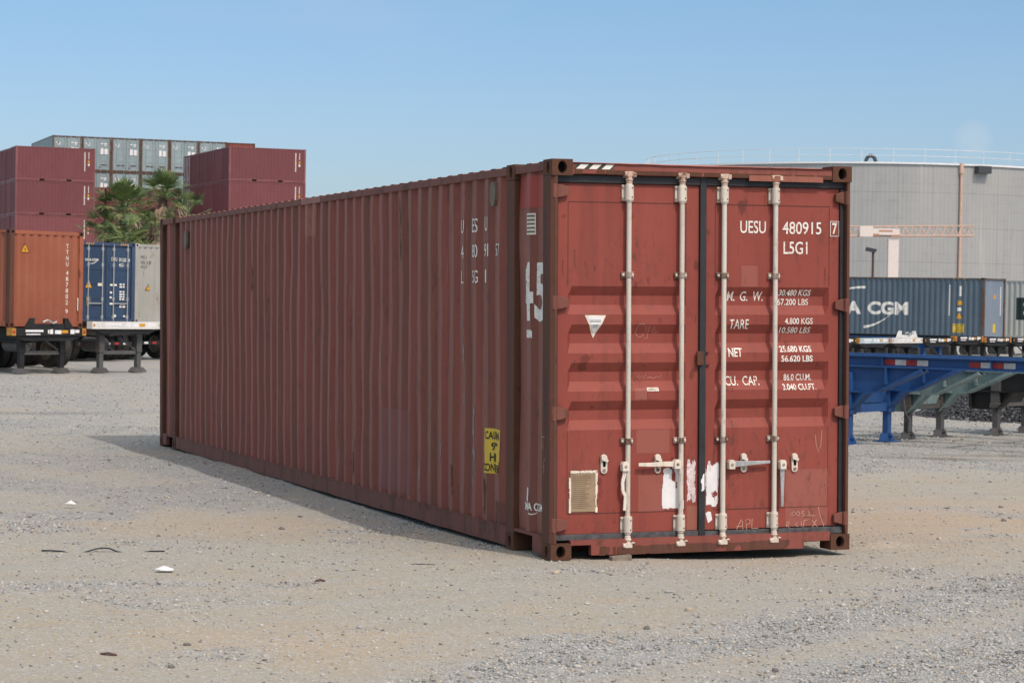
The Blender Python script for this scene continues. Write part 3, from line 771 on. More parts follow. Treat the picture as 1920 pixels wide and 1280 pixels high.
# locking rods
def rod(x, dd):
    b = MB(); b.cyl((x, .030, .10), (x, .030, 2.80), .0185, 20); b.build('locking_rod', M['rod'], dd, smooth=False)
    def cam(zc, up):
        b = MB(); s = 1 if up else -1
        b.cyl((x, .030, zc - .05 * s), (x, .030, zc + .012 * s), .023, 14); b.cyl((x, .030, zc - .03 * s), (x, .030, zc - .018 * s), .029, 14)
        b.box(x - .030, x + .030, .006, .040, zc + min(0, .036 * s), zc + max(0, .036 * s))
        b.cyl((x - .030, .008, zc + .018 * s), (x - .046, .008, zc + .018 * s), .017, 10); b.box(x + .022, x + .046, .0, .034, zc - .004, zc + .030 * s if up else zc + .006)
        b.box(x - .043, x + .043, .034, .058, zc - .01, zc + .028 * s if up else zc + .012)
        b.build('rod_cam', M['cam_pink'] if up else M['hardware'], dd, bevel=.003)
    cam(2.782, True); cam(.108, False)
    for zc in (2.664, .238):
        b = MB(); b.cyl((x, .030, zc - .056), (x, .030, zc + .056), .031, 18); b.cyl((x, .030, zc - .068), (x, .030, zc - .052), .025, 14); b.cyl((x, .030, zc + .052), (x, .030, zc + .066), .025, 14)
        b.box(x - .047, x + .047, .052, .069, zc - .058, zc + .058)
        for dx in (-.039, .039):
            for dz in (-.04, .04): b.cyl((x + dx, .044, zc + dz), (x + dx, .056, zc + dz), .010, 8, 1)
        for dz in (-.034, .034): b.cyl((x + .012, -.003, zc + dz), (x + .012, .01, zc + dz), .005, 8, 2)
        b.build('rod_bearing', [M['hardware'], M['bracket'], M['black']], dd, bevel=.003)
    for zc in (2.066, .851):
        b = MB(); b.box(x - .049, x + .049, .050, .069, zc - .022, zc + .022); b.cyl((x, .030, zc - .021), (x, .030, zc + .021), .025, 14)
        for dx in (-.037, .037): b.cyl((x + dx, .040, zc), (x + dx, .052, zc), .010, 8, 1)
        b.build('rod_guide', [M['bracket'], M['hardware']], dd, bevel=.003)
for x in (.617, 1.043): rod(x, doorL)
for x in (1.386, 1.811): rod(x, doorR)
def catch(x, z, dd, open_=True):
    b = MB(); pts = []
    for k in range(12):
        t = math.pi * k / 11; pts.append((x + .026 * math.cos(t), z + .045 + .026 * math.sin(t)))
    for k in range(12):
        t = math.pi + math.pi * k / 11; pts.append((x + .026 * math.cos(t), z - .045 + .026 * math.sin(t)))
    b.prism(pts, lambda u, v, w: (u, .056 + w, v), .013)
    b.box(x - .010, x + .012, .0555, .058, z - .022, z + .022, 1)
    for s in (1, -1): b.cyl((x, .048, z + .045 * s), (x, .056, z + .045 * s), .012, 10, 2)
    b.prism([(x - .026, z + .03), (x + .02, z + .012), (x + .028, z + .028), (x - .01, z + .066), (x - .03, z + .062)], lambda u, v, w: (u, .036 + w, v), .02)
    b.build('handle_catch', [M['hardware'], M['black'], M['bracket']], dd, bevel=.002)
catch(.440, .686, doorL); catch(.869, .680, doorL); catch(1.572, .672, doorR); catch(1.997, .664, doorR)
def hub(x, z, b):
    pts = [(x - .024, z - .034), (x + .024, z - .034), (x + .026, z + .018), (x + .015, z + .034), (x - .015, z + .034), (x - .026, z + .018)]
    b.prism(pts, lambda u, v, w: (u, .0 + w, v), .052); b.cyl((x, -.006, z), (x, .002, z), .011, 10, 1)
def bar(b, pts, w0, w1, y0=.012, m=0):
    n = len(pts)
    for i in range(n - 1):
        p, q = Vector(pts[i]), Vector(pts[i + 1]); d = (q - p).normalized(); nn = Vector((-d.y, d.x))
        a, c = w0 + (w1 - w0) * i / (n - 1), w0 + (w1 - w0) * (i + 1) / (n - 1)
        b.prism([p + nn * a, p - nn * a, q - nn * c, q + nn * c], lambda u, v, w: (u, y0 + w, v), .014, m)
def handle(x, z, pts, mat, dd, w0=.016, w1=.013):
    b = MB(); hub(x, z, b); bar(b, pts, w0, w1, .018, 2); b.build('door_handle', [M['hardware'], M['bracket'], mat], dd, bevel=.002)
handle(.590, .668, [(.590, .640), (.585, .60), (.573, .555), (.575, .49), (.595, .45), (.588, .345)], M['hardware'], doorL, .014, .011)
handle(1.006, .676, [(.99, .676), (.90, .679), (.80, .676), (.70, .678)], M['hardware'], doorL, .020, .012)
handle(1.450, .664, [(1.47, .666), (1.56, .669), (1.64, .672), (1.772, .676)], M['galv'], doorR, .022, .010)
handle(1.875, .655, [(1.875, .625), (1.875, .55), (1.876, .47), (1.876, .339)], M['galv'], doorR, .019, .010)
# seal lock in the middle
b = MB(); b.box(1.172, 1.225, .028, .05, 1.402, 1.505); b.box(1.22, 1.285, .050, .068, 1.40, 1.412); b.box(1.222, 1.28, .05, .068, 1.492, 1.503); b.build('door_stop', M['post_rust'], doorR, bevel=.003)

# door lettering, draped over the folds
def letters(txt, x0, x1, z0, z1, dd, bold=.0, mat='worn_white', off=.003):
    drape(text_bm(txt, x0, x1, z0, z1, bold + .008), XB, ZB, on_door(off), 'lettering', M[mat], dd)
letters('UESU', 1.536, 1.748, 2.384, 2.477, doorR, .0); letters('480915', 1.886, 2.215, 2.382, 2.475, doorR, .0)
letters('7', 2.308, 2.350, 2.384, 2.472, doorR, .018); letters('L5G1', 1.897, 2.098, 2.231, 2.326, doorR, .004)
b2 = [[(2.291, 2.369), (2.366, 2.369), (2.366, 2.373), (2.291, 2.373)], [(2.291, 2.481), (2.366, 2.481), (2.366, 2.485), (2.291, 2.485)], [(2.291, 2.373), (2.295, 2.373), (2.295, 2.481), (2.291, 2.481)], [(2.362, 2.373), (2.366, 2.373), (2.366, 2.481), (2.362, 2.481)]]
drape(poly_bm(b2), XB, ZB, on_door(.003), 'lettering', M['white_mark'], doorR)
for t, x0, x1, z0, z1 in (('M.  G.  W.', 1.448, 1.745, 1.878, 1.95), ('30.480 KGS', 1.872, 2.140, 1.918, 1.964), ('67.200 LBS', 1.868, 2.128, 1.849, 1.896), ('TARE', 1.452, 1.612, 1.670, 1.742),
                          ('4.800 KGS', 1.912, 2.147, 1.706, 1.752), ('10.580 LBS', 1.880, 2.138, 1.638, 1.683), ('NET', 1.445, 1.559, 1.462, 1.528), ('25.680 KGS', 1.874, 2.141, 1.496, 1.543),
                          ('56.620 LBS', 1.884, 2.149, 1.423, 1.471), ('CU.  CAP.', 1.433, 1.714, 1.248, 1.318), ('86.0 CU.M.', 1.925, 2.156, 1.282, 1.330), ('3.040 CU.FT.', 1.902, 2.183, 1.210, 1.257)):
    letters(t, x0, x1, z0, z1, doorR, .012 if t[0] in '235N' else .0)
# stickers, paint patches, scars
def on_flat(x0, x1, z0, z1, mat, dd, name='paint_patch', off=.0015, torn=None):
    bm = poly_bm([[(x0, z0), (x1, z0), (x1, z1), (x0, z1)]]) if torn is None else torn
    return drape(bm, XB, ZB, on_door(off), name, M[mat], dd)
on_flat(1.925, 2.283, .152 + .03, .611, 'patch_red', doorR); on_flat(.70, .967, .757, .930, 'patch_red', doorL); on_flat(.717, .925, .330, .597, 'patch_red', doorL)
on_flat(1.545, 1.683, 1.984, 2.142, 'patch_red', doorR); on_flat(1.110, 1.196, .183, .361, 'patch_orange', doorL); on_flat(.687, .785, 1.153, 1.236, 'patch_red', doorL)
tri = poly_bm([[(.287, 1.771), (.370, 1.603), (.455, 1.771)]]); drape(tri, XB, ZB, on_door(.002), 'triangle_sticker', M['cream_mark'], doorL)
tri = poly_bm([[(.304, 1.762), (.370, 1.628), (.439, 1.762)]]); drape(tri, XB, ZB, on_door(.004), 'triangle_sticker', M['paper'], doorL)
tri = poly_bm([[(.326, z), (.414, z), (.414, z + .003), (.326, z + .003)] for z in (1.732, 1.722)] + [[(.352, z), (.392, z), (.392, z + .003), (.352, z + .003)] for z in (1.700, 1.690, 1.680)])
drape(tri, XB, ZB, on_door(.006), 'triangle_sticker', M['rubber_worn'], doorL)
b = MB(); b.box(.176, .380, DY - .006, DY, .340, .628); pl = b.build('data_plate', M['tan_plate'], doorL, bevel=.002)
b = MB()
for k in range(17):
    z = .60 - k * .0145; w = random.uniform(.10, .17) if k > 1 else .14
    b.box(.195, .195 + w, DY - .0075, DY - .0062, z, z + .0045)
b.build('data_plate_print', M['plate_ink'], doorL)
for q in ((.166, .182, .335, .64), (.374, .392, .335, .64), (.166, .392, .622, .642)):
    on_flat(*q, 'cream_mark', doorL, 'adhesive_residue', .0085, torn_bm(*q, .004, int(q[0] * 100), .45, .3, 20))
on_flat(.908, 1.031, .345, .648, 'paper', doorL, 'torn_sticker', .003, torn_bm(.908, 1.085, .342, .648, .0045, 3, .42, .06, 7))
on_flat(1.108, 1.182, .373, .706, 'paper_scrubbed', doorL, 'torn_sticker', .003, torn_bm(1.108, 1.184, .373, .706, .004, 5, .34, .12, 14))
on_flat(1.262, 1.371, .349, .687, 'paper', doorR, 'torn_sticker', .003, torn_bm(1.262, 1.371, .349, .687, .004, 8, .36, .10, 9))
on_flat(0, 0, 0, 0, 'paper_scrubbed', doorR, 'torn_sticker', .002, torn_bm(1.256, 1.345, .355, .69, .004, 12, .30, .2, 16))
drape(torn_bm(1.200, 1.246, .40, .614, .004, 19, .28, .25, 14), [], [], lambda u, v: Vector((u, .0435, v)), 'torn_sticker', M['paper'], doorR)
drape(poly_bm([[(1.262, .302), (1.284, .228), (1.318, .252), (1.306, .312), (1.284, .316)]]), XB, ZB, on_door(.003), 'paper_tag', M['paper'], doorR)
on_flat(.786, .879, 1.213, 1.240, 'cream_mark', doorL, 'sticker', .003); on_flat(.788, .877, 1.153, 1.208, 'door_red', doorL, 'sticker', .003)
letters('DEPOT', .792, .873, 1.218, 1.234, doorL, .0, 'rubber_worn', .0045)
# chalk scribbles
def chalk(lines, dd, w=.004): drape(stroke_bm(lines, w), XB, ZB, on_door(.003), 'chalk_mark', M['chalk'], dd)
chalk([[(1.519, .172), (1.535, .21), (1.560, .248), (1.568, .23), (1.572, .17)], [(1.519, .195), (1.570, .200)], [(1.602, .172), (1.598, .22), (1.594, .24), (1.612, .25), (1.632, .24), (1.628, .216), (1.60, .208)], [(1.648, .25), (1.645, .178), (1.698, .178)]], doorR)
chalk([[(1.985, .280), (1.972, .288), (1.97, .272), (1.99, .264), (2.01, .275), (2.012, .292), (1.995, .296), (1.985, .280)], [(2.03, .262), (2.018, .278), (2.03, .296), (2.048, .284), (2.044, .264), (2.03, .262)], [(2.085, .296), (2.066, .292), (2.064, .280), (2.084, .276), (2.088, .262), (2.064, .258)], [(2.125, .296), (2.128, .262)], [(2.10, .262), (2.175, .258)],
       [(1.933, .17), (1.94, .215), (1.958, .222), (1.955, .20), (1.94, .195), (1.962, .17)], [(2.03, .215), (2.01, .195), (2.035, .178)], [(2.06, .22), (2.062, .18)], [(2.085, .225), (2.076, .17)], [(2.085, .225), (2.13, .232)], [(2.15, .225), (2.20, .17)], [(2.19, .228), (2.155, .172)], [(2.205, .33), (2.215, .27), (2.255, .168)]], doorR, .0035)
chalk([[(2.177, .87), (2.182, .80), (2.202, .738), (2.222, .79), (2.232, .904)]], doorR, .0045)
chalk([[(.62 + .12 + .035 * math.cos(t), 1.66 + .05 * math.sin(t)) for t in np.linspace(.8, 5.8, 16)], [(.78, 1.69), (.785, 1.65), (.80, 1.645), (.81, 1.69), (.80, 1.60), (.77, 1.60)], [(.83, 1.65), (.85, 1.69), (.86, 1.66), (.83, 1.65), (.85, 1.635), (.88, 1.65)]], doorL, .002)
chalk([[(.72, 1.31), (.735, 1.33), (.74, 1.30), (.76, 1.33), (.775, 1.30), (.79, 1.335)], [(.80, 1.31), (.83, 1.315), (.85, 1.305), (.88, 1.32), (.90, 1.31), (.92, 1.335)]], doorL, .002)
for dd, xa, xb, fixed in ((doorL, .09, 1.18, ((.205, 2.235), (.29, 2.155), (.115, 2.16), (.365, 2.12), (.21, 1.44))), (doorR, 1.27, 2.35, ((1.74, 2.66), (2.25, 2.12), (2.25, 2.08), (1.485, .98), (1.85, .55)))):
    pts_ = list(fixed)
    for k in range(34): pts_.append((random.uniform(xa, xb), random.choice([random.uniform(.2, .95), random.uniform(.2, .95), random.uniform(.95, 2.7)])))
    for x in ((.617, 1.043) if dd is doorL else (1.386, 1.811)):
        for z in (2.60, .84, 2.04): pts_ += [(x + random.uniform(-.05, .05), z - .01), (x + random.uniform(-.05, .05), z - .02)]
    polys = []
    for n_, (x, z) in enumerate(pts_):
        q = 1.3 if n_ < len(fixed) else random.choice([.35, .5, .8]); n = 7
        polys.append([(x + .006 * q * random.uniform(.5, 1.1) * math.cos(k * 6.283 / n), z + .010 * q * random.uniform(.5, 1.2) * math.sin(k * 6.283 / n)) for k in range(n)])
        ln = random.uniform(.02, .09) * q; w = .0022 * q
        polys.append([(x - w, z - .008 * q), (x + w, z - .008 * q), (x + w * .4, z - ln), (x - w * .4, z - ln)])
    drape(poly_bm(polys), XB, ZB, on_door(.002), 'rust_spot', M['rust_run'], dd)

# ---- marks on the long side (seen from -x: reading runs towards -y)
YB = [t for t, d in PALL]
def on_side(off): return lambda u, v: Vector((left_x(-u, v) - off, -u, v))
def side_sheet(bm, mat, name, off=.004): return drape(bm, [-t for t in YB], ZR, on_side(off), name, mat if isinstance(mat, bpy.types.Material) else M[mat], main)
def rectp(y0, y1, z0, z1): return [[(-y1, z0), (-y0, z0), (-y0, z1), (-y1, z1)]]
for tx, y0, y1, z0, z1 in (('U', 1.997, 1.935, 2.41, 2.515), ('ES', 1.730, 1.640, 2.41, 2.52), ('U', 1.448, 1.385, 2.415, 2.525), ('4', 1.995, 1.935, 2.21, 2.31), ('80', 1.730, 1.640, 2.213, 2.315), ('91', 1.450, 1.375, 2.215, 2.317),
                           ('5', 1.190, 1.150, 2.215, 2.310), ('7', 1.138, 1.105, 2.218, 2.31), ('L', 1.990, 1.940, 2.01, 2.11), ('5G', 1.730, 1.640, 2.012, 2.112), ('1', 1.428, 1.405, 2.014, 2.114)):
    side_sheet(text_bm(tx, -y0, -y1, z0, z1, .0), 'white_mark', 'lettering')
side_sheet(text_bm('45', -.645, -.225, 1.72, 2.16, .03), 'worn_white', 'lettering')
side_sheet(torn_bm(-.625, -.44, 1.60, 1.66, .008, 70, .5, .3, 8), 'worn_white', 'lettering')
side_sheet(poly_bm(rectp(.215, .755, 2.56, 2.80)), 'patch_bright', 'paint_patch', .003)
side_sheet(poly_bm(rectp(.402, .506, 2.361, 2.519)), 'cream_mark', 'label_plate', .005)
for k in range(5): side_sheet(poly_bm(rectp(.41, .498, 2.375 + k * .029, 2.389 + k * .029)), 'khaki', 'label_plate', .007)
lab = torn_bm(-1.432, -1.101, .535, .884, .010, 91, .45, .05, 4); side_sheet(lab, 'yellow', 'caution_label', .004)
for t, a, c, z0, z1 in (('CAUTION', 1.41, 1.12, .800, .862), ("9' 6\"", 1.34, 1.15, .715, .778), ('HIGH', 1.35, 1.17, .630, .695), ('CONTAINER', 1.43, 1.105, .550, .612)):
    side_sheet(text_bm(t, -a, -c, z0, z1, .02), 'ink', 'caution_label', .0065)
side_sheet(text_bm('CMA CGM', -.565, -.275, .325, .385, .03), 'white_mark', 'lettering')
side_sheet(poly_bm([[(-.47, .300), (-.44, .292), (-.40, .300), (-.36, .322), (-.365, .324), (-.40, .308), (-.44, .302), (-.468, .310)]]), 'cream_mark', 'lettering')
side_sheet(poly_bm([[(-.50, .40), (-.475, .385), (-.472, .47), (-.48, .498), (-.497, .49)]]), 'paper', 'lettering')
side_sheet(poly_bm(rectp(3.35, 4.35, .20, .92)), 'patch_dull', 'paint_patch', .003)
side_sheet(poly_bm(rectp(.95, 1.19, .172, .335)), 'frame_red', 'paint_patch', .004)
side_sheet(poly_bm(rectp(6.35, 6.75, 2.50, 2.826)), 'patch_orange', 'paint_patch', .004)
b = MB(); b.box(-.001, .002, 6.15, 6.85, CH - .0755, CH - .0165); b.build('paint_patch', M['patch_orange'], main)
M['scrape'] = plain('scrape', (.27, .21, .21), .7, var=.35, scale=25); M['scrape_rust'] = plain('scrape_rust', (.11, .05, .034), .8, var=.4, scale=25)
for yc, z0, z1, w, mt_, sd in ((1.70, .30, 1.30, .035, 'scrape', 201), (1.97, .9, 1.75, .016, 'scrape', 202), (2.52, .5, .95, .02, 'scrape', 203), (2.23, .2, .62, .03, 'scrape_rust', 204), (3.08, .25, .55, .02, 'scrape', 205), (4.19, .9, 1.5, .018, 'scrape', 206),
                               (5.03, .2, .62, .03, 'scrape_rust', 207), (6.97, .35, .75, .025, 'scrape', 208), (1.42, .2, .50, .03, 'scrape_rust', 209), (8.9, 1.9, 2.4, .03, 'scrape_rust', 210), (3.64, 2.2, 2.75, .02, 'scrape_rust', 211), (10.3, .3, .8, .03, 'scrape', 212)):
    side_sheet(torn_bm(-yc - w, -yc + w, z0, z1, .007, sd, .30, .45, 12), mt_, 'scuff', .0035)
def vent(y0, y1, z0, z1):
    b = MB(); ym = (y0 + y1) / 2
    b.prism([(y0 + .03, z0), (y1 - .03, z0), (y1, z0 + .05), (y1, z1 - .04), (y1 - .03, z1), (y0 + .03, z1), (y0, z1 - .04), (y0, z0 + .05)], lambda u, v, w: (-.012 + w, u, v), .03)
    b.build('vent', M['khaki'], main, bevel=.002)
vent(1.175, 1.285, 2.60, 2.785); vent(12.1, 12.25, 2.50, 2.70)
# chalk letters on the post
drape(stroke_bm([[(-.19, .80), (-.18, .86), (-.165, .80), (-.155, .87), (-.14, .79)], [(-.185, .885), (-.12, .888)], [(-.13, .62), (-.14, .70), (-.12, .735), (-.105, .72)], [(-.15, .67), (-.115, .675)]], .004), [], [], lambda u, v: Vector((-.003, -u, v)), 'chalk_mark', M['chalk'], main)

# ================================================================== GENERIC YARD CONTAINER
def container_parts(root, L, H, wall, frame, ecorr=(.30, .25, .074, .068), end0='blank', end1='blank', casting_mat=None, period=.278, cphase=.45, pockets=False, dep=.036, rows=False, endmat=None):
    W = CW; endmat = endmat or wall
    b = MB()
    for y0, y1 in ((0, .15), (L - .15, L)):
        for x0, x1 in ((0, .13), (W - .13, W)):
            b.box(x0, x1, y0, y1, 0, H)
    for x0, x1 in ((.003, .07), (W - .07, W - .003)):
        b.box(x0, x1, .15, L - .15, H - .08, H - .012); b.box(x0, x1, .15, L - .15, .02, .16)
    for y0, y1 in ((.004, .08), (L - .08, L - .004)):
        b.box(.13, W - .13, y0, y1, H - .11, H - .012); b.box(.13, W - .13, y0, y1, .02, .15)
    if pockets:
        for yc in (L / 2 - 1.03, L / 2 + 1.03):
            for xx in (.0, W): b.box(xx - .004, xx + .004, yc - .18, yc + .18, .03, .15, 1)
    b.build('frame', [frame, M['black']], root)
    if casting_mat:
        for z0 in (0, H - .118):
            for x0, x1 in ((-.004, .162), (W - .162, W + .004)):
                b = MB(); b.box(x0, x1, -.004, .178, z0 - .003, z0 + .121)
                b.cyl(((x0 + x1) / 2, -.006, z0 + .06), ((x0 + x1) / 2, -.003, z0 + .06), .04, 10, 1)
                if x0 < 0: b.cyl((-.006, .09, z0 + .06), (-.003, .09, z0 + .06), .04, 10, 1)
                b.build('corner_casting', [casting_mat, M['black']], root)
    pr = corr(.15, L - .15, cphase, period, depth=dep)
    for sg in (0, 1):
        b = MB(); sheet(b, pr, [.15, H - .07], (lambda t, z, d: (.010 + d, t, z)) if sg == 0 else (lambda t, z, d: (W - .010 - d, t, z))); b.build('side_wall', wall, root)
    b = MB(); b.box(.06, W - .06, .08, L - .08, H - .05, H - .02); b.box(.06, W - .06, .08, L - .08, .08, .14); b.build('roof', wall, root)
    pe = corr(.13, W - .13, ecorr[0], ecorr[1], ecorr[2], ecorr[3], depth=dep)
    for e, kind in ((0, end0), (1, end1)):
        fy = (lambda y: y) if e == 0 else (lambda y: L - y)
        if kind == 'blank':
            b = MB(); sheet(b, pe, [.14, H - .10], lambda t, z, d: (t, fy(.012 + d), z)); b.build('end_wall', endmat, root)
        else:
            for xa, xb in ((.135, W / 2 - .012), (W / 2 + .012, W - .135)):
                d = None
                b = MB(); b.box(xa, xb, *sorted((fy(.05), fy(.09))), .16, H - .12)
                for z in (H * .70, H * .52, H * .34):
                    b.box(xa + .1, xb - .1, *sorted((fy(.035), fy(.05))), z - .10, z + .10)
                d = b.build('door', endmat, root)
                for x in (xa + .30, xb - .16):
                    b = MB(); b.cyl((x, fy(.02), .06), (x, fy(.02), H - .04), .022, 8)
                    for z in (.20, H * .30, H * .72, H - .22): b.box(x - .045, x + .045, *sorted((fy(.012), fy(.05))), z - .05, z + .05)
                    b.box(x - .32 if x > xa + .5 else x, x + .30 if x < xa + .5 else x, *sorted((fy(-.005), fy(.015))), .62, .655)
                    b.build('locking_rod', M['galv'] if kind == 'door' else M['rail_white'], d)
            b = MB(); b.box(W / 2 - .012, W / 2 + .012, *sorted((fy(.04), fy(.06))), .16, H - .12); b.build('gasket', M['rubber'], root)
    return pr, pe
def mark_side(root, pr, bm, mat, name='marking', off=.004):
    """lay a sheet on the -x wall; u = -y"""
    return drape(bm, [-t for t, d in pr], [], lambda u, v: Vector((.010 + prof_d(pr, -u) - off, -u, v)), name, mat, root)
def mark_end(root, pe, bm, mat, name='marking', off=.004, flat=None):
    return drape(bm, [t for t, d in pe], [], lambda u, v: Vector((u, (.012 + prof_d(pe, u) if flat is None else flat) - off, v)), name, mat, root)
def vtext(txt, u, z_top, h, w, gap, bold=.01):
    bm = None; z = z_top
    for ch in txt:
        if ch != ' ':
            q = text_bm(ch, u - (w / 2 if ch not in 'I1' else w * .2), u + (w / 2 if ch not in 'I1' else w * .2), z - h, z, bold)
            me = bpy.data.meshes.new('t'); q.to_mesh(me); q.free()
            if bm is None: bm = bmesh.new()
            bm.from_mesh(me); bpy.data.meshes.remove(me)
        z -= (h + gap) if ch != ' ' else (h * .7)
    return bm
def dashes(u, z_top, n, w, h, gap): return poly_bm([[(u - w / 2, z_top - k * (h + gap) - h), (u + w / 2, z_top - k * (h + gap) - h), (u + w / 2, z_top - k * (h + gap)), (u - w / 2, z_top - k * (h + gap))] for k in range(n)])
def lines(u0, z_top, spec, h, gap):
    out = []
    for k, segs in enumerate(spec):
        z = z_top - k * (h + gap)
        for a, c in segs: out.append([(u0 + a, z - h), (u0 + c, z - h), (u0 + c, z), (u0 + a, z)])
    return poly_bm(out)
def hz_tri(u, z, s): return poly_bm([[(u - s * .5, z), (u + s * .5, z), (u, z + s * .95)]])
def bolt(u, z, s): return poly_bm([[(u - .02 * s, z + .62 * s), (u - .10 * s, z + .33 * s), (u, z + .36 * s), (u - .05 * s, z + .10 * s), (u + .10 * s, z + .42 * s), (u + .01 * s, z + .40 * s)]])

# ---- orange container (front left)
YAW = R(28.7)
oc = empty('shipping_container', (2.66, 46.05, .93), YAW, 'orange container with rusty corner post and white number down its end, at the left edge', 'shipping container')
pr, pe = container_parts(oc, 12.192, 2.591, M['orange'], M['orange_frame'], casting_mat=M['post_rust'], ecorr=(.31, .265, .130, .040))
b = MB(); b.box(-.003, .14, -.003, .17, .12, 2.47); b.build('corner_post', M['post_rust'], oc)
t = vtext('TTNU 487802 9', 1.90, 2.25, .115, .08, .045, .0); mark_end(oc, pe, t, M['white_mark'], 'lettering')
mark_end(oc, pe, hz_tri(.50, 1.98, .27), M['ink'], 'warning_triangle', .004); mark_end(oc, pe, hz_tri(.50, 2.0, .215), M['amber'], 'warning_triangle', .007); mark_end(oc, pe, bolt(.50, 2.0, .2), M['ink'], 'warning_triangle', .010)
mark_end(oc, pe, poly_bm([[(2.25, .45), (2.28, .45), (2.28, .80), (2.25, .80)]]), M['cream_mark'], 'marking', .004, .0)

# ---- navy container with doors, pale grey container beside it
YB2 = R(33.0)
nv = empty('shipping_container', (8.39 - CW * math.cos(YB2), 58.31 - CW * math.sin(YB2), .91), YB2, 'navy blue container with white-lettered doors and pale locking rods, behind the white chassis beam', 'shipping container')
pr, pe = container_parts(nv, 12.192, 2.591, M['navy'], M['navy_frame'], end0='door', casting_mat=M['navy_frame'])
def nvm(bm, mat, off=.0): return mark_end(nv, pe, bm, M[mat], 'marking', .022 + off, .05)
nvm(text_bm('CMA CGM', .30, .86, 1.98, 2.06, .03), 'white_mark'); nvm(poly_bm([[(.52, 1.90), (.60, 1.885), (.72, 1.92), (.82, 1.965), (.80, 1.97), (.70, 1.935), (.60, 1.905), (.53, 1.915)]]), 'white_mark')
nvm(text_bm('CMAU', 1.42, 1.68, 2.0, 2.12, .01), 'cream_mark'); nvm(text_bm('591250', 1.76, 2.08, 1.98, 2.10, .01), 'white_mark'); nvm(text_bm('4', 2.17, 2.23, 1.98, 2.10, .02), 'white_mark'); nvm(text_bm('45G1', 1.76, 1.98, 1.82, 1.93, .01), 'white_mark')
nvm(hz_tri(.46, 1.13, .27), 'amber'); nvm(poly_bm([[(.86, 1.19), (1.07, 1.19), (1.07, 1.28), (.86, 1.28)]]), 'cream_mark'); nvm(poly_bm([[(.36, .36 + .2), (.56, .56), (.56, .86), (.36, .86)]]), 'khaki')
nvm(lines(1.38, 1.26, [[(0, .12), (.16, .30)], [(.0, .0)], [(0, .10)]], .06, .06), 'white_mark'); nvm(lines(1.80, 1.28, [[(0, .1), (.14, .22)], [(0, .12), (.15, .22)], [], [(0, .1), (.14, .22)], [(0, .12), (.15, .22)]], .05, .03), 'white_mark')
nvm(lines(1.38, .86, [[(0, .08)], [], [(0, .16)]], .06, .04), 'white_mark'); nvm(lines(1.80, .88, [[(0, .1), (.14, .22)], [(0, .08), (.12, .22)], [], [(.02, .12), (.15, .25)], [(0, .1), (.14, .26)]], .05, .03), 'white_mark')
nvm(poly_bm([[(.2, 0), (.2, 0), (.2, 0)]]) if False else poly_bm([[(1.52, -.0 + .20), (1.66, .20), (1.66, .28), (1.52, .28)], [(1.98, .20), (2.06, .20), (2.06, .26), (1.98, .26)]]), 'white_mark')
for x0 in (.30, 1.78):
    mark_end(nv, pe, poly_bm([[(x0 + k * .09, 2.50), (x0 + .045 + k * .09, 2.50), (x0 + .085 + k * .09, 2.56), (x0 + .04 + k * .09, 2.56)] for k in range(4)]), M['amber'], 'marking', .006, .0)
gr = empty('shipping_container', (8.60, 59.3, .93), YB2, 'pale grey rust-streaked container with black serial letters, right of the navy doors', 'shipping container')
pr, pe = container_parts(gr, 12.192, 2.591, M['pale_grey'], M['pale_grey'], casting_mat=M['pale_grey'], ecorr=(.33, .265, .120, .045))
for tx, z in (('MSKU', 2.10), ('026 2 80', 1.93), ('45G1', 1.78)): mark_end(gr, pe, text_bm(tx, .26, .26 + (.26 if len(tx) < 5 else .50), z, z + .10, 0), M['ink'], 'lettering')
mark_end(gr, pe, hz_tri(.60, 1.05, .24), M['ink'], 'warning_triangle', .004); mark_end(gr, pe, hz_tri(.60, 1.07, .18), M['amber'], 'warning_triangle', .007)

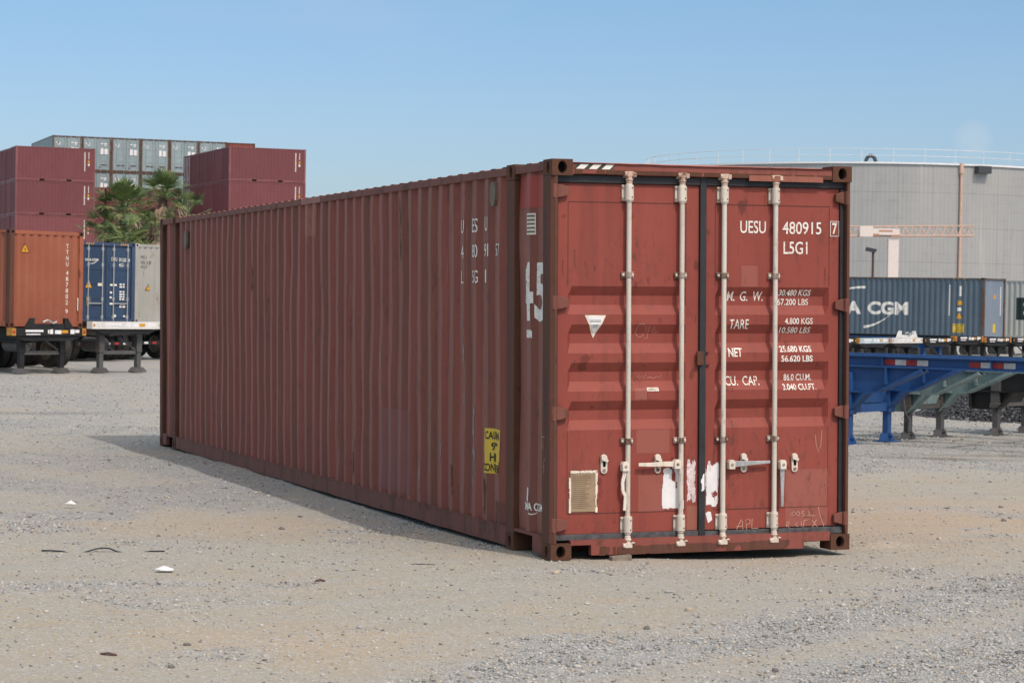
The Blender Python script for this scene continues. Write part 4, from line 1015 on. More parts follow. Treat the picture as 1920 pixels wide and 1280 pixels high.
# ================================================================== CHASSIS
def wheel_pair(root, x, y, z, r=.50):
    """one dual wheel: tyre with two treads, rim"""
    w = empty('wheel'); w.parent = root
    b = MB()
    for o in (-.29, .02):
        b.lathe([(r * .56, o), (r * .92, o), (r, o + .04), (r, o + .09), (r * .985, o + .10), (r * .985, o + .12), (r, o + .13), (r, o + .22), (r * .92, o + .26), (r * .56, o + .26)], (x, y, z), (1, 0, 0), 28)
    b.build('tyre', M['tyre'], w)
    b = MB()
    for s in (-.22, .20): b.lathe([(.02, s), (r * .30, s - .02), (r * .52, s), (r * .57, s + (.08 if s > 0 else -.06))], (x, y, z), (1, 0, 0), 20)
    b.cyl((x - .3, y, z), (x + .28, y, z), .09, 12); b.build('rim', M['rim'], w)
    return w
def chassis(loc, yaw, label, kind='front', body='chassis_black', plate='chassis_black', group=None, length=7.0, legx=.66, bed=1.2, nplate=True, bracket=True, pw=1.22, amber=True):
    c = empty('trailer_chassis', loc, yaw, label, 'trailer chassis', group); B = M[body]
    b = MB()
    for x in (-.48, .48):
        b.box(x - .07, x + .07, .1, length, bed - .04, bed - .01); b.box(x - .01, x + .01, .1, length, bed - .36, bed - .04); b.box(x - .07, x + .07, .1, length, bed - .39, bed - .36)
    for y in np.arange(1.4, length, 1.5): b.box(-.48, .48, y, y + .09, bed - .30, bed - .12)
    b.build('main_frame', B, c)
    if kind == 'front':
        b = MB(); b.box(-pw, pw, 0, .22, bed - .20, bed, 0); b.prism([(-pw, bed - .203), (pw, bed - .203), (.75, bed - .34), (-.75, bed - .34)], lambda u, v, w: (u, .05 + w, v), .14, 1)
        fb = b.build('front_bolster', [M[plate], M['chassis_black']], c)
        for s in (-1, 1):
            b = MB(); b.box(*sorted((s * (pw + .004), s * (pw - .12))), -.01, .225, bed - .195, bed + .004); b.box(*sorted((s * (pw - .03), s * (pw - .09))), -.02, -.01, bed - .13, bed - .06, 1); b.build('marker_light', [M['amber_dirty'] if amber else M[plate], M['tail_red'] if amber else M['amber_dirty']], fb)
        if nplate:
            b = MB()
            for x0, x1, z0, z1, m in ((-.78, -.20, .10, .04, 0), (-.76, -.30, .175, .145, 0), (.02, .12, .03, .15, 0), (.18, .40, .05, .15, 0), (.42, .62, .05, .13, 1), (-.05, .0, .04, .14, 0), (.70, .84, .03, .15, 0), (.86, 1.0, .04, .12, 0)):
                b.box(x0, x1, -.004, -.001, bed - max(z0, z1), bed - min(z0, z1), m)
            b.build('plate_label', [M['paper'], M['amber']], fb)
        if bracket:
            b = MB()
            for s in (-1, 1): b.prism([(s * .50, bed), (s * .78, bed), (s * .78, bed + .02), (s * .60, bed + .27), (s * .50, bed + .27)], lambda u, v, w: (u, -.02 + w, v), .10)
            b.box(-.5, .5, .0, .06, bed, bed + .12); b.build('twist_lock_bracket', M['chassis_black'] if plate != 'chassis_white' else M['chassis_white'], c)
            b = MB(); b.tube([(-.25, -.03, bed + .16), (-.1, -.05, bed + .22), (.1, -.05, bed + .13), (.2, -.04, bed + .18)], .025, 6); b.build('air_coupling', M['galv'], c)
        yl = .35
        for s in (-1, 1):
            b = MB(); x = s * legx; b.box(x - .09, x + .09, yl - .09, yl + .09, .55, bed - .2); b.box(x - .07, x + .07, yl - .07, yl + .07, .10, .60)
            lg = b.build('landing_leg', B if body != 'chassis_black' else M['chassis_black'], c, bevel=.01)
            b = MB(); b.prism([(x - .22, .0), (x + .22, .0), (x + .22, .03), (x + .10, .14), (x - .10, .14), (x - .22, .03)], lambda u, v, w: (u, yl - .14 + w, v), .28); b.build('foot', M['chassis_grey'], lg)
        b = MB(); b.box(-legx, legx, yl - .03, yl + .03, .50, .60)
        b.cyl((-legx + .1, yl, .9), (-.1, yl + .1, .55), .03, 6); b.cyl((legx - .1, yl, .62), (.1, yl + .1, .95), .03, 6)
        b.cyl((-.2, yl + .4, .75), (-.2, yl + 1.2, .75), .2, 14); b.build('cross_brace', M['chassis_grey'], c)
        for y in (length - 2.6, length - 1.35):
            for s in (-1, 1): wheel_pair(c, s * .92, y, .50)
    else:
        b = MB(); b.box(-1.2, 1.2, 0, .14, bed - .22, bed - .02); b.box(-1.2, 1.2, .05, .12, .50, .62); b.box(-.9, -.8, .05, .12, .62, bed - .2); b.box(.8, .9, .05, .12, .62, bed - .2)
        rb = b.build('rear_bumper', B, c)
        b = MB()
        for x in (-1.05, -.15, .05, .85): b.box(x, x + .2, -.01, 0, bed - .17, bed - .08, 0)
        for k in range(6): b.box(-1.1 + k * .38, -.92 + k * .38, .04, .05, .53, .59, k % 2)
        b.build('tail_light', [M['tail_red'], M['paper']], rb)
        for y in (.95, 2.25):
            for s in (-1, 1): wheel_pair(c, s * .92, y, .50)
    return c
def gz(x, y): return float(ground_h(x, y))
GL = 'chassis under the yard containers at the left'
A0 = (3.74, 46.16)
chassis((A0[0], A0[1], -.30), YAW, 'black chassis with amber-ended front beam carrying the orange container', bed=1.21, group=GL)
chassis((6.02, 47.14, -.30), YAW, 'empty chassis with white front beam on two grey legs beside the red-brown container', plate='chassis_white', body='chassis_grey', bed=1.40, group=GL, bracket=False, amber=False)
nc = Vector((8.39 - CW / 2 * math.cos(YB2), 58.31 - CW / 2 * math.sin(YB2)))
chassis((nc.x, nc.y, -.30), YB2, 'dark chassis with red tail lights under the navy container', kind='rear', bed=1.2, group=GL)
chassis((nc.x - 2.75, nc.y - 4.3, -.30), YB2, 'dark chassis with dual rear tyres behind the orange container', kind='rear', bed=1.1, group=GL)
chassis((8.60 + CW / 2 * math.cos(YB2), 59.3 + CW / 2 * math.sin(YB2), -.30), YB2, 'dark chassis under the pale grey container', kind='rear', bed=1.22, group=GL)

# ---- right: row of chassis in front of the slate-blue container
GR = 'chassis parked in a row before the slate blue container'
wdir = Vector((math.cos(R(32)), math.sin(R(32)))); start = Vector((36.35, 59.6))
specs = [(-1, 'chassis_black', 'chassis_grey', 'grey chassis with black front beam right beside the red-brown container edge', True, False), (0, 'plate_blue', 'chassis_black', 'chassis with pale blue amber-ended front beam under the white lettering', True, False),
         (1, 'chassis_white', 'chassis_black', 'chassis with white front beam and white coupling bracket', True, True), (2, 'chassis_black', 'royal_blue', 'blue-framed chassis with black front beam right of the white one', True, False),
         (3, 'chassis_black', 'chassis_black', 'black chassis with amber marker in front of the container corner post', True, False), (4, 'chassis_black', 'chassis_black', 'black chassis with white tags in front of the light blue end wall', True, False), (5, 'chassis_black', 'chassis_black', 'black chassis at the right edge below the large E', True, False)]
for k, pl_, bd, lab, npl, brk in specs:
    q = start + wdir * 2.62 * k
    chassis((q.x, q.y, -.56), R(32), lab, plate=pl_, body=bd, bed=1.28 + (.06 if k in (3,) else 0), group=GR, bracket=brk, amber=k in (0, 3, 4))

# ---- foreground chassis: beams, bracket plates, legs
def near_chassis(lf, label, body, leg_mat, top=1.20, axis_yaw=R(31.7), track=1.02, shoe=None, hi=True, tape=False):
    """origin between the feet; +x runs across the pair of legs, -y runs forwards to the right of the picture"""
    z0 = gz(*lf)
    c = empty('trailer_chassis', (lf[0], lf[1], z0), axis_yaw, label, 'trailer chassis', 'bare chassis beside the gravel heap'); B = M[body]
    top -= z0
    for x in (0, track):
        b = MB()
        b.box(x - .07, x + .07, -9.0, 1.6, top - .022, top); b.box(x - .009, x + .009, -9.0, 1.6, top - .146, top - .022); b.box(x - .07, x + .07, -9.0, 1.6, top - .168, top - .146)
        for y in (-.55, .25, -2.2, -3.6): b.box(x - .06, x + .06, y, y + .015, top - .146, top - .022)
        bm_ = b.build('main_beam', B, c)
        if tape:
            for y0 in (-.55, -1.85, -3.2):
                b = MB()
                for k in range(4): b.box(x - .012, x - .0095, y0 - .17 * (k + 1), y0 - .17 * k - .004, top - .130, top - .052, k % 2)
                b.build('reflective_tape', [M['tape_red'], M['tape_white']], bm_)
        b = MB(); pts = [(.42, top - .168), (-1.15, top - .168), (-.48, top - .50), (-.30, top - .52), (-.02, top - .80), (.42, top - .80)]
        b.prism(pts, lambda u, v, w: (x - .012 + w, u, v), .024)
        b.box(x - .09, x + .09, .40, .43, top - .78, top - .168)
        for k in range(6): b.cyl((x - .05, .43, top - .70 + k * .08), (x - .05, .45, top - .70 + k * .08), .018, 6); b.cyl((x + .05, .43, top - .70 + k * .08), (x + .05, .45, top - .70 + k * .08), .018, 6)
        p0, p1 = Vector((0, -1.05, top - .168)), Vector((0, -.38, top - .50)); 
        b.prism([(-1.15, top - .170), (-.48, top - .50), (-.30, top - .52), (-.02, top - .80), (-.02, top - .82), (-.32, top - .54), (-.49, top - .52), (-1.19, top - .21)], lambda u, v, w: (x - .10 + w, u, v), .20)
        b.box(x - .09, x + .09, -.62, -.60, top - .40, top - .168); b.box(x - .09, x + .09, -.20, .40, top - .53, top - .51)
        b.build('leg_bracket', B, c)
    b = MB(); b.prism([(.10, top - .20), (track - .10, top - .20), (track - .10, top - .52), (track - .24, top - .69), (.24, top - .69), (.10, top - .52)], lambda u, v, w: (u, -.05 + w, v), .10)
    b.box(0, track, .1, .2, top - .146, top - .05); b.box(0, track, -2.3, -2.2, top - .146, top - .05); b.build('cross_plate', B, c)
    for x in (0, track):
        b = MB(); b.box(x - .075, x + .075, -.075, .075, .46, top - .25); b.box(x - .085, x + .085, -.085, .085, .42, .50); b.box(x - .050, x + .050, -.050, .050, .05, .44)
        lg = b.build('landing_leg', [M[leg_mat]], c, bevel=.012)
        b = MB(); b.prism([(x - .15, .012), (x + .15, .012), (x + .06, .115), (x - .06, .115)], lambda u, v, w: (u, -.05 + w, v), .10); b.box(x - .17, x + .17, -.13, .13, -.004, .012); b.cyl((x, -.10, .075), (x, .10, .075), .022, 8)
        b.build('foot', M[shoe or leg_mat], lg)
    b = MB(); b.box(0, track, -.04, .04, .44, .56); b.build('cross_brace', M[leg_mat] if leg_mat != 'chassis_black' else B, c)
    return c
near_chassis((9.70, 13.20), 'royal blue chassis with red and white reflectors on its long beam', 'royal_blue', 'royal_blue', tape=True, track=1.12)
tl = near_chassis((11.28, 14.26), 'pale teal chassis on dark legs behind the royal blue one', 'teal', 'chassis_grey', top=1.13)
b = MB(); b.tube([(-.09, .05, .62), (-.16, .0, .58), (-.14, -.02, .40), (-.06, -.05, .28), (-.08, -.05, .12)], .018, 6); b.build('crank_handle', M['chassis_grey'], tl)
near_chassis((13.38, 15.18), 'charcoal chassis with grey legs nearest the gravel heap at the right edge', 'chassis_black', 'chassis_grey', top=1.12)

# ---- slate-blue container and the grey one beyond
YC = R(34)
sb = empty('shipping_container', (51.56, 76.33, .42), YC, 'slate blue container with large white company lettering and curved strokes on its side', 'shipping container')
pr, pe = container_parts(sb, 12.192, 2.896, M['slate_blue'], M['slate_frame'], casting_mat=M['slate_frame'], endmat=M['slate_light'])
ms = lambda bm, mat, off=.004, name='lettering': mark_side(sb, pr, bm, M[mat], name, off)
def arc(u0, v0, u1, v1, sag, w0, w1, n=14):
    top_, bot = [], []
    for k in range(n + 1):
        t = k / n; u = u0 + (u1 - u0) * t; v = v0 + (v1 - v0) * t + sag * 4 * t * (1 - t); w = w0 + (w1 - w0) * t
        top_.append((u, v + w / 2)); bot.append((u, v - w / 2))
    return poly_bm([[top_[k], top_[k + 1], bot[k + 1], bot[k]] for k in range(n)])
ms(text_bm('CMA', -8.55, -6.32, 1.10, 1.73, .045), 'white_mark'); ms(text_bm('CGM', -5.98, -3.85, 1.10, 1.73, .045), 'white_mark')
ms(arc(-8.2, 2.0, -6.12, 2.40, .10, .02, .12), 'white_mark'); ms(arc(-6.18, .50, -4.80, 1.08, -.11, .14, .02), 'white_mark')
ms(dashes(-1.75, 2.55, 17, .05, .055, .03), 'white_mark', name='marking'); ms(dashes(-1.20, 2.50, 5, .09, .075, .02), 'white_mark', name='marking')
ms(poly_bm([[(-1.33, 1.62), (-1.12, 1.62), (-1.12, 1.82), (-1.33, 1.82)]]), 'amber', name='marking'); ms(poly_bm([[(-1.35, 1.34), (-1.15, 1.34), (-1.15, 1.50), (-1.35, 1.50)]]), 'paper', name='marking')
ms(hz_tri(-1.25, .98, .30), 'amber', name='warning_triangle'); ms(poly_bm([[(-1.55, .33), (-.98, .33), (-.98, .74), (-1.55, .74)]]), 'yellow', name='caution_label')
ms(text_bm('CAUTION', -1.50, -1.03, .64, .71, .02), 'ink', .007, 'caution_label'); ms(text_bm("9'6\"", -1.40, -1.14, .52, .60, .02), 'ink', .007, 'caution_label'); ms(text_bm('HIGH', -1.40, -1.14, .43, .50, .02), 'ink', .007, 'caution_label'); ms(text_bm('CONTAINER', -1.50, -1.03, .35, .41, .02), 'ink', .007, 'caution_label')
mark_end(sb, pe, poly_bm([[(1.05, .36), (1.40, .36), (1.40, .76), (1.05, .76)]]), M['yellow'], 'caution_label'); mark_end(sb, pe, hz_tri(1.24, 1.95, .22), M['amber'], 'warning_triangle')
mark_end(sb, pe, dashes(1.95, 2.5, 15, .06, .06, .03), M['paper'], 'marking')
mark_side(sb, pr, poly_bm([[(-1.55 + k * .16, 2.83), (-1.47 + k * .16, 2.83), (-1.43 + k * .16, 2.87), (-1.51 + k * .16, 2.87)] for k in range(5)]), M['yellow'], 'marking', .02)
pt = Vector((57.4, 81.3)); yd = Vector((-math.sin(YC), math.cos(YC)))
og = pt - yd * (12.192 - 2.0)
ev = empty('shipping_container', (og.x, og.y, .42), YC, 'pale grey container with a huge dark letter E, at the right edge', 'shipping container')
M['pale_clean'] = paint('pale_clean', (.36, .38, .37), (.41, .43, .41), (.27, .28, .26), rust=.12, streak=.3, spots=.05)
pr, pe = container_parts(ev, 12.192, 2.896, M['pale_clean'], M['pale_clean'])
mark_side(ev, pr, text_bm('E', -11.0, -10.1, .95, 2.05, .05), M['green_ink'], 'lettering', .004)

# ================================================================== STACKS
def stack_proto(L, H, wall, frame, **kw):
    r = empty('shipping_container'); 
    pr, pe = container_parts(r, L, H, wall, frame, **kw); return r, pr, pe
TIER = {5: 'top', 4: 'second', 3: 'third', 2: 'fourth', 1: 'bottom'}
ORD = ['front', 'second', 'third', 'fourth', 'fifth', 'rearmost']
mp, pr, pe = stack_proto(6.058, 2.591, M['maroon'], M['maroon_frame'], pockets=True, dep=.03)       # blank row copy
mf = copy_tree(mp)                                                                          # front row copy with its marks
mark_side(mf, pr, dashes(-.80, 2.28, 15, .07, .075, .022), M['white_mark'], 'marking', .008); mark_side(mf, pr, dashes(-.50, 2.28, 6, .05, .07, .02), M['white_mark'], 'marking', .008)
mark_side(mf, pr, poly_bm([[(-.56, 1.46), (-.44, 1.46), (-.44, 1.66), (-.56, 1.66)]]), M['amber'], 'marking', .008); mark_side(mf, pr, poly_bm([[(-.57, 1.40), (-.43, 1.40), (-.45, 1.28), (-.50, 1.20), (-.55, 1.28)]]), M['paper'], 'marking', .008)
md, pr2, pe2 = stack_proto(6.058, 2.591, M['maroon'], M['maroon_frame'], pockets=True, end1='white', dep=.03)
used = {}
def place(proto, x, y, z, yaw, label, group):
    o = proto if proto not in used else copy_tree(proto)
    used[proto] = 1
    o.location = (x, y, z); o.rotation_euler = (0, 0, yaw); tag(o, label, 'shipping container', group); return o
HS = 2.591
SY = R(90 - 2.0)
def sdir(): return Vector((math.cos(SY), math.sin(SY)))       # local x -> world (into the block)
# visible face runs from (19.23,161.26) to (24.90,159.14): its right end is local y=0
def maroon_block(right_end, yaw, nrow, tiers, where, group, door_row=None, base=0.0):
    inx = Vector((math.cos(yaw), math.sin(yaw)))
    for r_ in range(nrow):
        for t_ in (tiers if r_ else (5, 4, 3, 2, 1)):
            q = right_end + inx * (CW + .07) * r_ + Vector((math.sin(yaw), -math.cos(yaw))) * random.uniform(-.04, .04)
            pro = mf if r_ == 0 else (md if door_row is not None and r_ == door_row else mp)
            if t_ < 3 and r_ > 0: continue
            lab = 'maroon container, %s tier, %s row of the %s' % (TIER[t_], ORD[r_], where)
            place(pro, q.x, q.y, base + (t_ - 1) * HS, yaw, lab, group)
YS = R(90 + 1.0)
maroon_block(Vector((25.3, 160.7)), YS, 4, (5, 4, 3), 'left-hand stack', 'maroon containers of the left stack')
maroon_block(Vector((40.55, 155.4)), YS, 6, (5, 4), 'right-hand stack', 'maroon containers of the right stack', door_row=5, base=.25)
# a further maroon container between the stacks, above the palms
MX = 'maroon containers of the middle stack'
for k, (qx, qy) in enumerate(((33.3, 166.6), (27.2, 166.9))):
    for t_ in (4, 3, 2):
        if k == 1 and t_ == 2: continue
        place(mp, qx, qy, (t_ - 1) * HS - .05, YS, ('maroon container showing between the two stacks %s' if k == 0 else 'maroon container half hidden behind the left-hand stack %s') % {4: 'above the palms', 3: 'behind the palm crowns', 2: 'low behind the palms'}[t_], MX)
# blue-grey stack with its doors to the front
sp, pr, pe = stack_proto(12.192, 2.896, M['steel_blue'], M['steel_frame'], end0='door')
def spm(bm, mat): mark_end(sp, pe, bm, M[mat], 'marking', .03, .05)
spm(lines(.30, 2.35, [[(0, .35)], [(.1, .32)]], .10, .03), 'paper'); spm(lines(1.55, 2.38, [[(0, .18), (.26, .52)], [(.28, .48)]], .09, .04), 'paper')
spm(poly_bm([[(1.50, 1.45), (1.78, 1.45), (1.78, 1.95), (1.50, 1.95)], [(1.86, 1.45), (2.18, 1.45), (2.18, 1.92), (1.86, 1.92)]]), 'paper'); spm(poly_bm([[(.40, 2.24), (.56, 2.24), (.56, 2.33), (.40, 2.33)]]), 'blue_mark')
spm(lines(.42, .62, [[(0, .3), (.42, .7), (1.2, 1.6)], [(1.0, 1.2)]], .10, .10), 'khaki')
YG = R(-0.4); gd = Vector((math.cos(YG), math.sin(YG)))
g0 = Vector((24.6, 176.9))
for i in range(6):
    for t_ in (5, 4):
        q = g0 + gd * 2.47 * i
        place(sp, q.x, q.y, .50 + (t_ - 1) * 2.896, YG, 'blue-grey container with rusty edges, %s from left in the %s tier' % (['first', 'second', 'third', 'fourth', 'fifth', 'sixth'][i], TIER[t_]), 'blue-grey containers of the rear stack')
q = g0 + gd * 2.47 * 6
mr, _, _ = stack_proto(12.192, 2.896, M['header_red'], M['post_rust'])
mr.location = (q.x, q.y, .48 + 4 * 2.896); mr.rotation_euler = (0, 0, YG); tag(mr, 'rusty red container end at the right of the blue-grey top tier', 'shipping container', 'blue-grey containers of the rear stack')

# ================================================================== PALMS
mg_, nt, p = new_mat('palm_green'); tc = N(nt, 'ShaderNodeTexCoord')
nt.links.new(mix(nt, ramp(nt, noise(nt, tc.outputs['Object'], 1.6, 4), .35, .68), (.06, .115, .04), (.26, .32, .12)), p.inputs['Base Color']); p.inputs['Roughness'].default_value = .5; M['palm_green'] = mg_
mg_, nt, p = new_mat('palm_dead'); tc = N(nt, 'ShaderNodeTexCoord')
nt.links.new(mix(nt, ramp(nt, noise(nt, tc.outputs['Object'], 2.2, 4), .35, .68), (.15, .115, .08), (.46, .36, .26)), p.inputs['Base Color']); p.inputs['Roughness'].default_value = .8; M['palm_dead'] = mg_
M['trunk'] = plain('palm_trunk', (.10, .075, .055), .9, var=.4, scale=4)
def fan(b, base, dirv, size, pet, droop, m=0, nb=24, spread=2.5):
    """a petiole ending in a fan of narrow blades with drooping tips"""
    d = Vector(dirv).normalized(); side = d.cross(Vector((0, 0, 1)))
    side = side.normalized() if side.length > .05 else Vector((1, 0, 0)); up = side.cross(d)
    tip = Vector(base) + d * pet + Vector((0, 0, -.1 * pet * droop))
    b.cyl(base, tip, .022, 4, m, .012, caps=False)
    for k in range(nb):
        a = (k / (nb - 1) - .5) * spread
        dd = (d * math.cos(a) + side * math.sin(a) + up * random.uniform(-.16, .2)).normalized()
        ln = size * (1 - .22 * abs(a) / 1.3) * random.uniform(.85, 1.1)
        w = dd.cross(up + Vector((random.uniform(-.3, .3), random.uniform(-.3, .3), random.uniform(-.3, .3)))).normalized() * size * .030
        p1 = tip + dd * ln * .55; p2 = tip + dd * ln * .85 + Vector((0, 0, -droop * .16 * ln)); p3 = tip + dd * ln + Vector((0, 0, -droop * .42 * ln))
        b.add([tip - w * .3, tip + w * .3, p1 + w, p1 - w, p2 + w * .6, p2 - w * .6, p3], [(0, 1, 2, 3), (3, 2, 4, 5), (5, 4, 6)], m)
def palm(x, y, z0, zc, size, label, ng=34, ndead=34, skirt=3.4, lowgreen=10):
    t = empty('palm_tree', (x, y, z0), 0, label, 'palm tree', 'fan palms by the stacks'); h = zc - z0
    b = MB(); n = 12
    for k in range(n): b.cyl((0, 0, h * k / n), (0, 0, h * (k + 1) / n), .26 - .08 * k / n + (.03 if k % 2 else 0), 10, 0, .25 - .08 * (k + 1) / n)
    b.build('trunk', M['trunk'], t)
    b = MB()
    for k in range(ng):
        a = random.uniform(0, 6.283); e = math.radians(random.choice([random.uniform(35, 88), random.uniform(0, 50), random.uniform(-12, 30)]))
        fan(b, (random.uniform(-.12, .12), random.uniform(-.12, .12), h + random.uniform(-.25, .15)), (math.cos(a) * math.cos(e), math.sin(a) * math.cos(e), math.sin(e)), size * random.uniform(.42, .62), size * random.uniform(.55, .80), max(.15, .7 - math.sin(e)))
    for k in range(lowgreen):
        a = random.uniform(0, 6.283); e = math.radians(random.uniform(-50, 5))
        fan(b, (0, 0, h - random.uniform(.5, skirt * .8)), (math.cos(a) * math.cos(e), math.sin(a) * math.cos(e), math.sin(e)), size * random.uniform(.45, .6), size * random.uniform(.4, .6), .9)
    b.build('crown', M['palm_green'], t)
    b = MB()
    for k in range(ndead):
        a = random.uniform(0, 6.283); e = math.radians(random.uniform(-78, -8))
        fan(b, (0, 0, h - .15 - random.uniform(0, skirt)), (math.cos(a) * math.cos(e), math.sin(a) * math.cos(e), math.sin(e)), size * random.uniform(.55, .85), size * random.uniform(.4, .6), 1.5, 0, 14, .9)
    b.build('dead_fronds', M['palm_dead'], t)
    return t
palm(13.0, 84.4, -.4, 5.55, 1.28, 'shorter fan palm left of the other, with spiky green crown', ng=60, ndead=90, lowgreen=26, skirt=2.2)
palm(15.0, 85.8, -.4, 6.25, 1.12, 'taller fan palm with a brown skirt of dead fronds, beside the right-hand stack', ndead=130, ng=56, lowgreen=10, skirt=1.6)
palm(12.55, 82.0, -.4, 4.15, 1.15, 'low fan palm just above the navy container', ng=34, ndead=40, skirt=1.2, lowgreen=8)
palm(14.1, 83.2, -.4, 4.85, 1.2, 'half withered fan palm between the two taller ones', ng=22, ndead=110, skirt=1.6, lowgreen=12)
palm(12.2, 84.6, -.4, 4.4, 1.1, 'dim fan palm at the right edge of the left-hand stack', ng=30, ndead=50, skirt=1.6, lowgreen=10)
palm(15.9, 85.4, -.4, 5.45, 1.05, 'brown and green fan palm right of the tallest one', ng=20, ndead=80, skirt=1.2, lowgreen=8)

# ================================================================== TANK
TC, TR, TZ0, TZ1 = (94.3, 164.3), 19.4, -1.2, 13.45
mt, nt, p = new_mat('tank_cladding'); tc = N(nt, 'ShaderNodeTexCoord'); sp_ = N(nt, 'ShaderNodeSeparateXYZ'); nt.links.new(tc.outputs['Object'], sp_.inputs[0])
at2 = N(nt, 'ShaderNodeMath', operation='ARCTAN2'); nt.links.new(sp_.outputs[1], at2.inputs[0]); nt.links.new(sp_.outputs[0], at2.inputs[1])
uu = N(nt, 'ShaderNodeMath', operation='MULTIPLY'); uu.inputs[1].default_value = TR; nt.links.new(at2.outputs[0], uu.inputs[0])
cb = N(nt, 'ShaderNodeCombineXYZ'); nt.links.new(uu.outputs[0], cb.inputs[0]); nt.links.new(sp_.outputs[2], cb.inputs[1])
wob = noise(nt, mapped(nt, cb.outputs[0], (.5, 1.6, 1)), 1.0, 3); wv = N(nt, 'ShaderNodeVectorMath', operation='MULTIPLY_ADD'); wv.inputs[1].default_value = (0, .09, 0); nt.links.new(wob, wv.inputs[0]); nt.links.new(cb.outputs[0], wv.inputs[2])
br = N(nt, 'ShaderNodeTexBrick'); br.offset = 0.0; br.inputs['Scale'].default_value = 1; br.inputs['Mortar Size'].default_value = .022; br.inputs['Mortar Smooth'].default_value = .3
br.inputs['Brick Width'].default_value = 1.96; br.inputs['Row Height'].default_value = .70; br.inputs['Bias'].default_value = -.3
br.inputs['Color1'].default_value = (.315, .322, .32, 1); br.inputs['Color2'].default_value = (.335, .342, .34, 1); br.inputs['Mortar'].default_value = (.22, .225, .23, 1)
nt.links.new(wv.outputs[0], br.inputs['Vector'])
br2 = N(nt, 'ShaderNodeTexBrick'); br2.offset = 0.0; br2.inputs['Scale'].default_value = 1; br2.inputs['Mortar Size'].default_value = .03; br2.inputs['Brick Width'].default_value = 2.9; br2.inputs['Row Height'].default_value = 2.8
br2.inputs['Color1'].default_value = (0, 0, 0, 1); br2.inputs['Color2'].default_value = (0, 0, 0, 1); br2.inputs['Mortar'].default_value = (1, 1, 1, 1); nt.links.new(wv.outputs[0], br2.inputs['Vector'])
pn = noise(nt, mapped(nt, cb.outputs[0], (.35, .12, 1)), 1.0, 4); pc = mix(nt, ramp(nt, noise(nt, mapped(nt, cb.outputs[0], (.9, .8, 1)), 1.0, 4), .42, .62), (.335, .345, .345), br.outputs['Color'])
pc = mix(nt, ramp(nt, pn, .3, .8), pc, (.375, .38, .376)); pcm = N(nt, 'ShaderNodeMath', operation='MULTIPLY'); pcm.inputs[1].default_value = .35; nt.links.new(br2.outputs['Color'], pcm.inputs[0])
pc = mix(nt, pcm.outputs[0], pc, (.16, .165, .17))
pc = mix(nt, ramp(nt, noise(nt, mapped(nt, cb.outputs[0], (3.0, .10, 1)), 1.0, 4), .58, .78), pc, (.43, .43, .425))
wvc = N(nt, 'ShaderNodeTexWave', Scale=.9); nt.links.new(cb.outputs[0], wvc.inputs['Vector']); wvm = N(nt, 'ShaderNodeMath', operation='MULTIPLY'); wvm.inputs[1].default_value = .16; nt.links.new(ramp(nt, wvc.outputs['Fac'], .0, .35, (1, 1, 1, 1), (0, 0, 0, 1)), wvm.inputs[0])
pc = mix(nt, wvm.outputs[0], pc, (.22, .225, .23))
nt.links.new(pc, p.inputs['Base Color']); p.inputs['Roughness'].default_value = .55; p.inputs['Metallic'].default_value = .15
wvb = N(nt, 'ShaderNodeTexWave', Scale=.9); nt.links.new(cb.outputs[0], wvb.inputs['Vector'])
bp = N(nt, 'ShaderNodeBump', Strength=.25, Distance=.03); nt.links.new(wvb.outputs['Color'], bp.inputs['Height']); nt.links.new(bp.outputs[0], p.inputs['Normal'])
tank = empty('storage_tank', (TC[0], TC[1], 0), 0, 'huge round grey-clad storage tank with white roof railing', 'storage tank')
nseg = 160
b = MB(); b.lathe([(TR, TZ0), (TR, TZ1)], (0, 0, 0), (0, 0, 1), nseg); sh = b.build('shell', mt, tank, smooth=True)
b = MB(); b.lathe([(TR + .02, TZ1 - .06), (TR + .16, TZ1 - .04), (TR + .16, TZ1 + .10), (TR - .3, TZ1 + .12), (TR * .5, TZ1 + .7), (.01, TZ1 + 1.0)], (0, 0, 0), (0, 0, 1), nseg); b.build('roof', M['rail_white'], tank)
b = MB(); npost = 48
for k in range(npost):
    a = 2 * math.pi * k / npost; x, y = (TR + .05) * math.cos(a), (TR + .05) * math.sin(a); b.cyl((x, y, TZ1 + .1), (x, y, TZ1 + 1.15), .033, 5)
for zz in (TZ1 + 1.15, TZ1 + .62):
    pts = [((TR + .05) * math.cos(2 * math.pi * k / 96), (TR + .05) * math.sin(2 * math.pi * k / 96), zz) for k in range(97)]; b.tube(pts, .024, 5)
b.build('railing', M['rail_dull'], tank)
def tank_pt(px_ang, rr): return (rr * math.cos(px_ang), rr * math.sin(px_ang))
tocam = math.atan2(CAM_LOC.y - TC[1], CAM_LOC.x - TC[0])
def tang(lat): return tocam + math.asin(lat / TR)          # lat: metres to the right of the nearest point, as seen from the yard
x, y = tank_pt(tang(7.65), TR + .16); b = MB(); b.cyl((x, y, TZ0), (x, y, TZ1 - .5), .11, 12); b.cyl((x, y, TZ1 - .7), (x, y, TZ1 + .12), .18, 12); b.build('downpipe', M['salmon'], tank)
x, y = tank_pt(tang(9.3), TR + .2); b = MB(); a = tang(9.3)
b.box(-.6, .6, -.45, .45, -.3, .3); vb = b.build('vent_box', M['duct'], tank); vb.location = (x, y, TZ1 - .35); vb.rotation_euler = (0, 0, a + math.pi / 2)
x, y = tank_pt(tang(.5), TR - 1.6); b = MB(); a = tang(.5); tx, ty = -math.sin(a), math.cos(a)
b.tube([(x + tx * .40 * math.cos(t), y + ty * .40 * math.cos(t), TZ1 + .1 + .60 * math.sin(t)) for t in np.linspace(-.25, math.pi + .25, 13)], .16, 8); b.build('roof_vent', M['duct'], tank)

